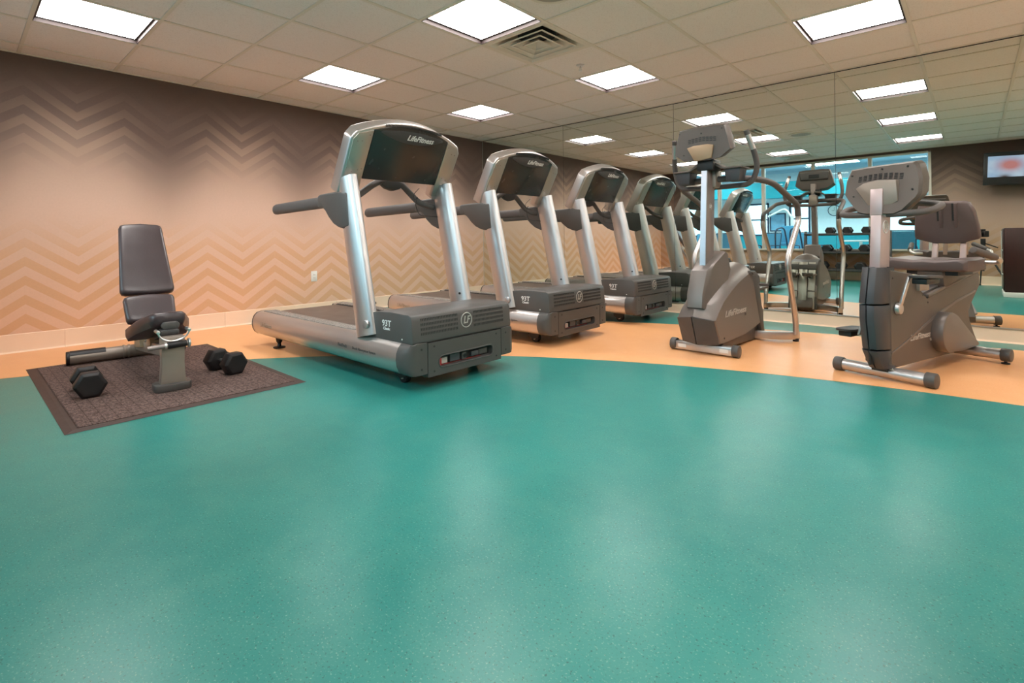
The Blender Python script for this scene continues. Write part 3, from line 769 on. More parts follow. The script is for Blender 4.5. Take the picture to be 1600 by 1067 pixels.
    G().tube(fillet(ch, 0.07), 0.0225, 14).build('cross_handle', grip_m, t)
    pod = [(-0.12, -0.01), (-0.07, 0.022), (0.03, 0.022), (0.085, -0.01), (0.06, -0.05), (0.0, -0.066), (-0.06, -0.05)]
    G().prism(pod, (-0.80, 0.04, 1.258), (0, 1, 0), (0.1, 0, 1), -0.022, 0.022, (1, 0, 0)).build('sensor_pod', grey_pl2, t, bevel=0.008)
    G().tube([(-0.7995, 0.185, 1.195), (-0.7925, 0.255, 1.13)], 0.0198, 14).build('sensor_plate', silver_tube, t)
    # thin cable between console and bracket
    cb = [(-0.655, 0.17, 1.21), (-0.70, 0.15, 1.165), (-0.69, 0.155, 1.12), (-0.68, 0.18, 1.155), (-0.70, 0.165, 1.10), (-0.71, 0.21, 1.02), (-0.68, 0.36, 1.01)]
    G().tube(fillet(cb, 0.03), 0.0022, 6).build('cable', black_pl, t)
    return t
tm = make_treadmill()
for k, (x, y, lab) in enumerate(((3.222, -3.422, 'nearest and largest silver-grey treadmill, beside the black mat'),
                                 (3.082, -2.008, 'middle treadmill of the three, behind the nearest one'),
                                 (3.078, -0.648, 'farthest treadmill of the three, right by the mirror wall'))):
    o = tm if k == 0 else copy_tree(tm)
    o.location = (x, y, 0.0012 if k else 0.0); o['label'] = lab; o['category'] = 'treadmill'; o['group'] = 'row of treadmills facing right'

# ------------------------------------------------------------------ stair climber
def make_stepper():
    t = empty('stair_climber', (4.03, -1.40, 0.0012), -0.03, 'graphite stair climber with looping handlebars, between the treadmills and the bike', 'stair climber')
    A = [(-0.560, 0.262), (-0.500, 0.325), (-0.400, 0.388), (-0.270, 0.448), (-0.130, 0.500), (0.05, 0.548), (0.16, 0.575), (0.195, 0.562), (0.245, 0.49), (0.36, 0.33), (0.43, 0.225), (0.425, 0.155), (0.25, 0.125), (0.02, 0.095), (-0.30, 0.088), (-0.475, 0.090)]
    def ring(x, df, up_, sh=0.0):
        r = []
        for y, z in A:
            yy = y - df if y < -0.45 else y
            r.append((x, yy, z + (up_ if z > 0.27 else 0.0)))
        return r
    body = G().loft([ring(-0.135, -0.012, -0.012), ring(-0.125, 0, 0), ring(-0.095, 0.012, 0.028), ring(-0.05, 0.033, 0.052), ring(0, 0.055, 0.062), ring(0.05, 0.033, 0.052), ring(0.095, 0.012, 0.028), ring(0.125, 0, 0), ring(0.135, -0.012, -0.012)]).build('body_shell', brown_pl, t, ang=25)
    # front lower cover in two facets with a seam
    for s in (-1, 1):
        q = [(s * 0.003, -0.632, 0.284), (s * 0.128, -0.574, 0.262), (s * 0.128, -0.490, 0.086), (s * 0.003, -0.548, 0.080)]
        q2 = [(a, b + 0.03, c) for a, b, c in q]
        G().loft([q, q2]).build('front_cover', slate_pl, t, ang=25)
    # neck cover
    B = [(-0.585, 0.345), (-0.575, 0.44), (-0.50, 0.60), (-0.40, 0.655), (-0.22, 0.735), (-0.185, 0.72), (-0.13, 0.60), (-0.20, 0.50), (-0.33, 0.43), (-0.48, 0.37)]
    def rb_(x, d): return [(x * (0.84 + 0.18 * min(1, max(0, (y + 0.585) / 0.36))), y + (d if y < -0.45 else d * 0.4), z - d * 0.3) for y, z in B]
    G().loft([rb_(-0.078, 0.03), rb_(-0.062, 0.008), rb_(0, 0), rb_(0.062, 0.008), rb_(0.078, 0.03)]).build('neck_cover', brown_pl, t, ang=30)
    col_ = G().loft([[(a, b + (z - 0.55) * 0.07, z) for a, b in ((-0.024, -0.435), (0.024, -0.435), (0.024, -0.30), (-0.024, -0.30))] for z in (0.55, 1.47)]).build('column', grey_metal, t, bevel=0.004)
    G().loft([[(a, b + (z - 0.58) * 0.07, z) for a, b in ((-0.020, -0.4395), (0.020, -0.4395), (0.020, -0.433), (-0.020, -0.433))] for z in (0.585, 1.47)]).build('column_face', basic('satin_anodised', (0.62, 0.62, 0.68, 1), 0.3, 0.8, 0.03), col_, smooth=False)
    rgp = [(math.cos(a) * 0.022, math.sin(a) * 0.022) for a in [2 * PI * k / 28 for k in range(28)]]
    emb = G().tube([(0.025, a - 0.34, b + 1.06) for a, b in rgp], 0.0025, 6, closed=True).build('emblem_ring', pale_print, col_)
    text('emblem_letters', 'LF', 0.034, (0.026, -0.34, 1.06), (0, 1, 0), (0, 0, 1), white_print, emb, ext=0.001, italic=0.25)
    text('logo_print', 'LifeFitness', 0.062, (0.137, -0.18, 0.285), (0, 1, 0), (0, 0, 1), pale_print, body, italic=0.3, bold=0.0015, squash=1.6)
    text('model_print', '95', 0.026, (0.137, 0.02, 0.247), (0, 1, 0), (0, 0, 1), dark_print, body, squash=1.6)
    for y, z in ((0.19, 0.545), (-0.40, 0.12)):
        G().cyl((0.13, y, z), (0.1375, y, z), 0.007, seg=10).build('screw', dark_gap, body)
    # lower base and front stabiliser
    G().prism([(-0.36, 0.03), (-0.34, 0.10), (0.10, 0.12), (0.44, 0.17), (0.50, 0.05), (0.46, 0.008), (0.25, 0.008)], (0, 0, 0), (0, 1, 0), (0, 0, 1), -0.105, 0.105, (1, 0, 0)).build('base_cover', brown_pl2, t, bevel=0.01)
    G().obox((0, -0.42, 0.04), (1, 0, 0), (0, 1, 0), (0, 0, 1), 0.215, 0.032, 0.030).build('front_stabilizer', silver_tube, t, bevel=0.006)
    for s in (-1, 1):
        G().cyl((s * 0.200, -0.42, 0.043), (s * 0.245, -0.42, 0.043), 0.043, seg=24).build('stabilizer_cap', grey_pl, t, bevel=0.005)
        G().box(s * 0.15 - 0.03, s * 0.15 + 0.03, -0.4535, -0.452, 0.028, 0.052).build('warning_label', white_print, t, smooth=False)
        # side rail: silver lower tube, dark padded upper tube
        R_ = [(s * 0.365, 0.455, 0.055), (s * 0.365, 0.455, 0.17), (s * 0.365, 0.265, 0.59), (s * 0.365, 0.275, 0.68), (s * 0.365, 0.560, 0.955), (s * 0.365, 0.555, 1.01)]
        G().tube(fillet(R_, 0.08), 0.0215, 16).build('side_rail', silver_tube, t)
        D = [(s * 0.365, 0.555, 1.00), (s * 0.365, 0.535, 1.09), (s * 0.345, -0.02, 1.235), (s * 0.24, -0.20, 1.262), (s * 0.03, -0.26, 1.262)]
        G().tube(fillet(D, 0.11), 0.022, 16).build('padded_rail', grip_m, t)
        F_ = [(s * 0.09, 0.33, 0.045), (s * 0.21, 0.35, 0.045), (s * 0.33, 0.43, 0.045), (s * 0.365, 0.50, 0.045)]
        g2 = G(); P_ = fillet(F_, 0.08); rr = []
        for i, p_ in enumerate(P_):
            tt = (P_[min(i + 1, len(P_) - 1)] - P_[max(i - 1, 0)]).normalized(); n_ = Vector((-tt.y, tt.x, 0))
            rr.append([p_ + n_ * 0.022 + Vector((0, 0, -0.028)), p_ - n_ * 0.022 + Vector((0, 0, -0.028)), p_ - n_ * 0.022 + Vector((0, 0, 0.032)), p_ + n_ * 0.022 + Vector((0, 0, 0.032))])
        g2.loft(rr).build('rear_foot_tube', silver_tube, t, bevel=0.004)
        G().cyl((s * 0.36, 0.47, 0.0), (s * 0.36, 0.47, 0.022), 0.022, seg=16).build('foot_pad', black_rb, t)
        # handlebar loop half
        Hh = [(0, -0.205, 1.208), (s * 0.265, -0.205, 1.212), (s * 0.305, -0.20, 1.33), (s * 0.298, -0.23, 1.42), (s * 0.262, -0.30, 1.585)]
        G().tube(fillet(Hh, 0.075, 8), 0.0185, 16).build('handlebar', grip_m, t)
        G().cyl((s * 0.290, -0.247, 1.455), (s * 0.268, -0.288, 1.556), 0.0196, seg=16).build('sensor_plate', silver_tube, t)
        # accessory bin
        x0, x1 = (0.085, 0.255)
        bn = G().loft([[(s * a, b, 1.235) for a, b in ((0.135, -0.33), (0.222, -0.33), (0.222, -0.225), (0.135, -0.225))], [(s * a, b, 1.325) for a, b in ((0.122, -0.345), (0.238, -0.345), (0.238, -0.21), (0.122, -0.21))]]).build('accessory_bin', slate_pl, t, bevel=0.008)
        G().prism([(0.02, 1.375), (0.07, 1.372), (0.125, 1.336), (0.252, 1.333), (0.252, 1.322), (0.12, 1.322), (0.065, 1.352), (0.02, 1.355)], (0, 0, 0), (s, 0, 0), (0, 0, 1), -0.36, -0.19, (0, 1, 0)).build('tray_rim', brown_pl2, t, bevel=0.004)
        # pedal, arm and channel on the user side
        G().box(s * 0.08 - 0.052, s * 0.08 + 0.052, 0.36, 0.60, 0.40 + 0.0 * s, 0.418).box(s * 0.08 - 0.052, s * 0.08 + 0.052, 0.585, 0.60, 0.41, 0.44).build('pedal', brown_pl2, t, bevel=0.006)
        G().prism([(0.28, 0.30), (0.36, 0.36), (0.58, 0.405), (0.36, 0.41), (0.28, 0.40)], (0, 0, 0), (0, 1, 0), (0, 0, 1), s * 0.08 - 0.02, s * 0.08 + 0.02, (1, 0, 0)).build('pedal_arm', brown_pl2, t, bevel=0.004)
        G().prism([(0.325, 0.545), (0.465, 0.035), (0.48, 0.035), (0.34, 0.545)], (0, 0, 0), (0, 1, 0), (0, 0, 1), s * 0.085 - 0.033, s * 0.085 + 0.033, (1, 0, 0)).build('rear_channel', champagne, t, bevel=0.003)
    G().prism([(0.18, 0.53), (0.315, 0.53), (0.465, 0.03), (0.40, 0.02)], (0, 0, 0), (0, 1, 0), (0, 0, 1), -0.136, 0.136, (1, 0, 0)).build('rear_cover', grey_pl, t, bevel=0.003)
    G().prism([(0.325, 0.545), (0.465, 0.035), (0.487, 0.035), (0.347, 0.545)], (0, 0, 0), (0, 1, 0), (0, 0, 1), -0.042, 0.042, (1, 0, 0)).build('centre_channel', champagne, t, bevel=0.003)
    G().prism([(0.08, 0.55), (0.13, 0.573), (0.26, 0.565), (0.355, 0.52), (0.375, 0.46), (0.32, 0.455), (0.14, 0.50)], (0, 0, 0), (0, 1, 0), (0, 0, 1), -0.135, 0.135, (1, 0, 0)).build('rear_hood', grey_pl, t, bevel=0.012)
    # console
    def cr(y, k, dz=0.0): return [(a * k, y, 1.50 + (z - 1.50) * k + dz) for a, z in ((-0.165, 1.628), (-0.09, 1.636), (0.09, 1.636), (0.165, 1.628), (0.19, 1.54), (0.208, 1.452), (0.135, 1.398), (0.05, 1.388), (-0.05, 1.388), (-0.135, 1.398), (-0.208, 1.452), (-0.19, 1.54))]
    co_ = G().loft([cr(-0.43, 0.96, -0.004), cr(-0.415, 1.0), cr(-0.36, 1.0, 0.014), cr(-0.33, 0.97, 0.018)]).build('console', brown_pl2, t, ang=30)
    G().loft([[(a, -0.33, z) for a, z in ((-0.15, 1.52), (0.15, 1.52), (0.16, 1.625), (-0.16, 1.625))], [(a, -0.315, z) for a, z in ((-0.14, 1.53), (0.14, 1.53), (0.15, 1.615), (-0.15, 1.615))]]).build('control_panel', grey_pl, co_, bevel=0.003)
    G().box(-0.055, 0.055, -0.316, -0.311, 1.545, 1.59).build('display', black_pl, co_, bevel=0.002)
    text('logo_print', 'LifeFitness', 0.036, (-0.01, -0.4285, 1.612), (1, 0, 0), (0, 0, 1), grey_metal, co_, italic=0.3, bold=0.0008, squash=1.3)
    sl = G()
    for k in range(8):
        x = -0.095 + k * 0.026
        for m in range(3): sl.box(x, x + 0.017, -0.4335, -0.430, 1.530 + m * 0.012 - abs(k - 3.5) * 0.003, 1.5355 + m * 0.012 - abs(k - 3.5) * 0.003)
    sl.build('speaker_slots', black_pl, co_, kind='stuff', smooth=False)
    for x, z in ((-0.16, 1.60), (0.0, 1.585), (0.145, 1.60), (-0.13, 1.44)):
        G().cyl((x, -0.434, z), (x, -0.425, z), 0.005, seg=8).build('screw', dark_gap, co_)
    bp = [(-0.10, 1.488), (-0.05, 1.50), (0.05, 1.50), (0.09, 1.490), (0.075, 1.40), (-0.045, 1.385)]
    G().prism(bp, (0, 0, 0), (1, 0, 0), (0, 0, 1), -0.445, -0.425, (0, 1, 0)).build('bracket_plate', bench_tan, co_, bevel=0.002)
    G().box(-0.05, 0.07, -0.40, -0.25, 1.32, 1.40).build('neck_block', black_pl, t, bevel=0.01)
    G().box(-0.035, 0.05, -0.30, -0.19, 1.20, 1.33).build('handlebar_clamp', bench_gr, t, bevel=0.012)
    return t
make_stepper()

# ------------------------------------------------------------------ recumbent bike
def make_bike():
    t = empty('exercise_bike', (5.05, -1.82, 0.0012), math.radians(-16.5), 'brown recumbent exercise bike with padded seat back, at the right edge', 'exercise bike')
    A = [(-0.06, 0.640), (0.09, 0.622), (0.22, 0.605), (0.27, 0.56), (0.33, 0.50), (0.415, 0.447), (1.235, 0.575), (1.262, 0.56), (1.262, 0.485), (1.19, 0.430), (1.11, 0.365), (1.06, 0.31), (1.08, 0.25), (1.14, 0.17), (1.20, 0.10), (1.20, 0.055), (0.79, 0.062), (0.38, 0.070), (0.02, 0.075), (-0.06, 0.10)]
    def rg(v, d): return [(v, 0.6 + (u - 0.6) * (1 - d), 0.33 + (z - 0.33) * (1 - d * 1.6)) for u, z in A]
    body = G().loft([rg(-0.066, 0.012), rg(-0.060, 0), rg(0.060, 0), rg(0.066, 0.012)]).build('body_shell', brown_pl2, t, ang=30)
    # slate front shroud, two halves with a seam, in three stacked sections
    Fr = [(0.648, -0.135, -0.095), (0.655, -0.150, -0.090), (0.45, -0.195, -0.135), (0.44, -0.188, -0.130), (0.36, -0.190, -0.131), (0.19, -0.160, -0.100), (0.18, -0.166, -0.104), (0.07, -0.085, -0.028)]
    for s in (-1, 1):
        for (k0, k1) in ((0, 2), (3, 5), (6, 7)):
            sec = [q for q in Fr[k0:k1 + 1]]
            rings = []
            for z, uc, us in sec:
                rings.append([(s * 0.003, uc, z), (s * 0.035, uc + 0.010, z), (s * 0.060, us, z), (s * 0.0635, us + 0.03, z), (s * 0.0635, 0.0, z), (s * 0.003, 0.0, z)])
            G().loft(rings).build('front_shroud', slate_pl, t, ang=40, bevel=0.002)
    G().box(-0.0035, 0.0035, -0.155, 0, 0.10, 0.64).build('shroud_seam', dark_gap, t, smooth=False)
    # moulded diagonal rib and scoop lines
    rb = [(-0.05, 0.170), (0.12, 0.215), (0.50, 0.330), (0.85, 0.405), (1.18, 0.452), (1.18, 0.440), (0.85, 0.388), (0.50, 0.309), (0.12, 0.200), (-0.05, 0.160)]
    for s in (-1, 1):
        G().prism(rb, (0, 0, 0), (0, 1, 0), (0, 0, 1), s * 0.064, s * 0.0695, (1, 0, 0)).build('side_rib', brown_pl, t, bevel=0.002)
        # seat track groove along the top
        G().prism([(0.42, 0.470), (0.42, 0.452), (1.235, 0.578), (1.235, 0.60)], (0, 0, 0), (0, 1, 0), (0, 0, 1), s * 0.055, s * 0.075, (1, 0, 0)).build('track_edge', brown_pl, t, bevel=0.003)
        fw = arc(0.60, 0.225, 0.135, 0.125, 75, 285, 20) + [(0.76, 0.092), (1.02, 0.098), (1.04, 0.112), (0.70, 0.322)]
        G().prism(fw, (0, 0, 0), (0, 1, 0), (0, 0, 1), s * 0.06, s * 0.128, (1, 0, 0)).build('flywheel_cover', brown_pl, t, bevel=0.008, ang=30)
    G().prism([(0.42, 0.475), (1.22, 0.60), (1.22, 0.58), (0.42, 0.455)], (0, 0, 0), (0, 1, 0), (0, 0, 1), -0.04, 0.04, (1, 0, 0)).build('seat_track', silver_tube, t)
    text('logo_print', 'LifeFitness', 0.048, (0.0675, 0.315, 0.225), (0, 1, 0), (0, 0, 1), pale_print, body, italic=0.3, bold=0.0012, squash=1.35)
    text('model_print', '95', 0.024, (0.0675, 0.46, 0.19), (0, 1, 0), (0, 0, 1), pale_print, body, squash=1.3)
    for u, z in ((-0.03, 0.61), (0.36, 0.49), (0.43, 0.44)):
        G().cyl((0.062, u, z - 0.02), (0.0675, u, z - 0.02), 0.006, seg=10).build('screw', dark_gap, body)
    # column
    cl = G().loft([[(a, b + (z - 0.63) * 0.08, z) for a, b in ((-0.027, -0.085), (0.027, -0.085), (0.027, 0.03), (-0.027, 0.03))] for z in (0.60, 0.955)]).build('column', basic('mauve_satin_metal', srgb(196, 178, 178), 0.36, 0.45, 0.03), t, bevel=0.003)
    G().loft([[(a, b + (z - 0.63) * 0.08, z) for a, b in ((-0.031, -0.089), (0.031, -0.089), (0.031, 0.034), (-0.031, 0.034))] for z in (0.953, 1.105)]).build('column_sleeve', cl.data.materials[0], t, bevel=0.003)
    rgp = [(math.cos(a) * 0.030, math.sin(a) * 0.036) for a in [2 * PI * k / 32 for k in range(32)]]
    emb = G().tube([(0.0285, a - 0.012, b + 0.885) for a, b in rgp], 0.003, 6, closed=True).build('emblem_ring', white_print, cl)
    text('emblem_letters', 'LF', 0.048, (0.029, -0.012, 0.885), (0, 1, 0), (0, 0, 1), white_print, emb, ext=0.0015, italic=0.25)
    # console
    def cr(u, k, dz, ku=1.0): return [(a * k, u + (z - 1.1) * 0.30, 1.12 + (z - 1.12) * k + dz) for a, z in ((-0.168, 1.238), (-0.08, 1.246), (0.08, 1.250), (0.150, 1.250), (0.168, 1.232), (0.192, 1.15), (0.196, 1.07), (0.186, 1.045), (0.125, 0.972), (0.09, 0.955), (-0.06, 0.96), (-0.10, 0.972), (-0.165, 1.055), (-0.186, 1.09), (-0.186, 1.17))]
    co_ = G().loft([cr(-0.015, 0.96, -0.002), cr(0.005, 1.02, 0), cr(0.08, 1.02, 0.01), cr(0.12, 0.96, 0.012)]).build('console', brown_pl2, t, ang=28)
    G().loft([[(a, 0.122 + (z - 1.1) * 0.3, z) for a, z in ((-0.15, 1.10), (0.15, 1.10), (0.145, 1.225), (-0.145, 1.225))], [(a, 0.135 + (z - 1.1) * 0.3, z) for a, z in ((-0.14, 1.11), (0.14, 1.11), (0.135, 1.215), (-0.135, 1.215))]]).build('control_panel', grey_pl, co_, bevel=0.003)
    G().obox((0, 0.152, 1.165), (1, 0, 0), (0, 1, -0.3), (0, 0.3, 1), 0.06, 0.004, 0.022).build('display', black_pl, co_, bevel=0.001)
    sl = G()
    for k in range(9):
        x = -0.115 + k * 0.026
        for m in range(4):
            z = 1.165 + m * 0.0095 - (k - 4) ** 2 * 0.0006
            sl.box(x, x + 0.016, -0.0175 + (z - 1.1) * 0.3, -0.010 + (z - 1.1) * 0.3, z, z + 0.0045)
    sl.build('speaker_slots', black_pl, co_, kind='stuff', smooth=False)
    for x, z in ((-0.155, 1.20), (0.0, 1.225), (0.125, 1.225), (-0.13, 1.07), (0.16, 1.09)):
        G().cyl((x, -0.020 + (z - 1.1) * 0.3, z), (x, 0.0 + (z - 1.1) * 0.3, z), 0.005, seg=8).build('screw', dark_gap, co_)
    bp = [(-0.112, 1.115), (-0.07, 1.143), (0.0, 1.155), (0.092, 1.148), (0.10, 1.03), (0.05, 1.0), (-0.03, 0.985)]
    G().prism(bp, (0, -0.03, 0), (1, 0, 0), (0, 0, 1), -0.012, 0.04, (0, 1, 0)).build('bracket_plate', bench_gr, co_, bevel=0.002)
    # loop handles round the console
    for s in (-1, 1):
        P_ = [(s * 0.028, -0.02, 0.957), (s * 0.14, -0.04, 0.957), (s * 0.222, 0.02, 0.965), (s * 0.240, 0.14, 1.0), (s * 0.20, 0.21, 1.012), (s * 0.12, 0.21, 1.022), (s * 0.055, 0.19, 1.025)]
        G().tube(fillet(P_, 0.09), 0.0185, 16).build('loop_handle', grip_m, t)
        G().cyl((s * 0.025, -0.02, 0.957), (s * 0.04, -0.02, 0.957), 0.021, seg=16).build('handle_collar', silver_tube, t)
    # stabilisers
    for nm, u, z, m_, v0 in (('front_stabilizer', 0.0, 0.042, silver_tube, 0.0), ('rear_stabilizer', 1.03, 0.058, silver_tube, 0.03)):
        st = G().cyl((v0 - 0.235, u, z), (v0 + 0.225, u, z), 0.034, seg=24).build(nm, m_, t)
        for s in (-1, 1):
            G().cyl((v0 + s * 0.205, u, z), (v0 + s * 0.255, u, z), 0.0415, seg=24).build('end_cap', grey_pl, st, bevel=0.005)
            if u > 0.5: G().lathe((v0 + s * 0.225, u, 0), (0, 0, 1), [(0.022, 0), (0.022, 0.008), (0.008, 0.011), (0.008, 0.03)], 16).build('leveller', black_rb, st)
    G().obox((0.015, -0.026, 0.066), (1, 0, 0), (0, 0.7, 0.5), (0, -0.5, 0.7), 0.05, 0.001, 0.012).build('warning_label', white_print, t, smooth=False)
    G().obox((0, 0.0, 0.065), (1, 0, 0), (0, 1, 0), (0, 0, 1), 0.04, 0.04, 0.015).build('frame_foot', black_pl, t)
    G().obox((0, 1.03, 0.085), (1, 0, 0), (0, 1, 0), (0, 0, 1), 0.04, 0.06, 0.02).build('frame_foot', black_pl, t)
    # cranks and pedals
    for s, au, az in ((1, 0.035, 0.172), (-1, -0.03, -0.165)):
        hub = Vector((s * 0.068, 0.016, 0.415)); tip = Vector((s * 0.10, 0.016 + au, 0.415 + az))
        G().cyl(hub, hub + Vector((s * 0.022, 0, 0)), 0.036, 0.030, 24).build('crank_hub', silver_tube, t, bevel=0.003)
        G().obox((hub + tip) / 2 + Vector((s * 0.012, 0, 0)), (1, 0, 0), (tip - hub), (0, -az, au), 0.007, (tip - hub).length / 2 + 0.012, 0.013).build('crank_arm', silver_tube, t, bevel=0.004)
        pc = tip + Vector((s * 0.075, 0.045, 0.0))
        pd = G().prism(rrect(-0.05, 0.05, -0.12, 0.12, 0.045), pc + Vector((0, 0, 0.006)), (1, 0, 0), (0, 1, -0.03), 0.0, 0.014, (0, 0, 1)).build('pedal', grey_pl2, t, bevel=0.003)
        G().box(pc.x - 0.036, pc.x + 0.036, pc.y - 0.085, pc.y + 0.085, pc.z - 0.026, pc.z + 0.006).build('pedal_block', black_pl, pd, bevel=0.006)
    G().box(0.045, 0.085, 0.27, 0.40, 0.50, 0.545).build('pedal_pivot_cover', bench_gr, t, bevel=0.004)
    # seat
    cx = -0.018
    def cush(u, hw_, z0, z1): return [(cx - hw_, u, z0 + 0.006), (cx - hw_ + 0.02, u, z0), (cx + hw_ - 0.02, u, z0), (cx + hw_, u, z0 + 0.006), (cx + hw_, u, z1 - 0.012), (cx + hw_ - 0.03, u, z1), (cx + 0.06, u, z1 - 0.012), (cx, u, z1 - 0.006), (cx - 0.06, u, z1 - 0.012), (cx - hw_ + 0.03, u, z1), (cx - hw_, u, z1 - 0.012)]
    G().loft([cush(0.60, 0.20, 0.612, 0.668), cush(0.62, 0.218, 0.602, 0.684), cush(0.75, 0.222, 0.600, 0.686), cush(0.92, 0.215, 0.604, 0.690), cush(0.955, 0.20, 0.612, 0.68)]).build('seat_cushion', seat_m, t, ang=45, bevel=0.004)
    nb = Vector((0, -1, -0.22)).normalized(); ub = Vector((0, 0.22, 1)).normalized(); ub = (ub - nb * ub.dot(nb)).normalized()
    Ob = Vector((cx + 0.01, 0.97, 0.775))
    def bk(d, k):
        pts = [(-0.175, 0.05), (-0.168, 0.035), (-0.08, 0.005), (0, 0.0), (0.08, 0.005), (0.168, 0.035), (0.175, 0.05), (0.172, 0.12), (0.158, 0.22), (0.135, 0.278), (0.105, 0.288), (0, 0.292), (-0.105, 0.288), (-0.135, 0.278), (-0.158, 0.22), (-0.172, 0.12)]
        return [Ob + Vector((a * k, 0, 0)) + ub * (0.145 + (b - 0.145) * k) + nb * (d - (abs(a) / 0.17) ** 2 * -0.012) for a, b in pts]
    sb = G().loft([bk(-0.045, 0.80), bk(-0.040, 0.92), bk(-0.01, 1.0), bk(0.012, 0.99), bk(0.020, 0.94)]).build('seat_back', seat_m, t, ang=45)
    for a in (-0.035, 0.045):
        p0 = Ob + Vector((a, 0, 0)) + ub * 0.115 + nb * 0.028; p1 = Ob + Vector((a + 0.006, 0, 0)) + ub * 0.28 + nb * 0.025
        G().obox((p0 + p1) / 2, (1, 0, 0), p1 - p0, nb, 0.0055, (p1 - p0).length / 2, 0.002).build('groove', dark_gap, sb)
        G().obox((p0 + p1) / 2 + Vector((0.015, 0, 0)), (1, 0, 0), p1 - p0, nb, 0.009, (p1 - p0).length / 2, 0.006).build('rib', seat_m, sb, bevel=0.002)
    for a in (-0.06, 0.09):
        G().obox((cx + a, 0.965, 0.73), (1, 0, 0), (0, 1, 0), (0, 0.2, 1), 0.016, 0.01, 0.085).build('seat_post', basic('post_pink_grey', srgb(196, 176, 170), 0.4, 0.4), t, bevel=0.003)
    G().prism([(0.62, 0.60), (0.64, 0.55), (0.66, 0.49), (1.0, 0.545), (0.98, 0.60)], (0, 0, 0), (0, 1, 0), (0, 0, 1), -0.06, 0.075, (1, 0, 0)).build('seat_carriage', brown_pl2, t, bevel=0.006)
    G().box(-0.13, 0.14, 0.66, 0.90, 0.575, 0.602).build('seat_pan', black_pl, t, bevel=0.004)
    for s in (-1, 1):
        P_ = [(cx + s * 0.08, 0.90, 0.655), (cx + s * 0.285, 0.90, 0.655), (cx + s * 0.300, 0.86, 0.675), (cx + s * 0.245, 0.66, 0.735)]
        G().tube(fillet(P_, 0.035), 0.0135, 14).build('side_handle', silver_tube, t)
        a = Vector((cx + s * 0.290, 0.81, 0.69)); b = Vector((cx + s * 0.238, 0.635, 0.742))
        G().cyl(a, b, 0.021, seg=20).build('side_grip', grip_m, t, bevel=0.003)
    return t
make_bike()

# ------------------------------------------------------------------ mat, bench, dumbbells
m = empty('floor_mat', (1.665, -4.645, 0.0), 0, 'dark brown ribbed rubber-edged mat under the weight bench', 'mat')
G().loft([[(-0.865, -0.555, 0.0012), (0.865, -0.555, 0.0012), (0.865, 0.555, 0.0012), (-0.865, 0.555, 0.0012)], [(-0.835, -0.525, 0.0065), (0.835, -0.525, 0.0065), (0.835, 0.525, 0.0065), (-0.835, 0.525, 0.0065)]]).build('rubber_edge', mat_edge, m, smooth=False)
G().box(-0.815, 0.815, -0.505, 0.505, 0.006, 0.010).build('carpet_field', carpet_m, m, bevel=0.002)

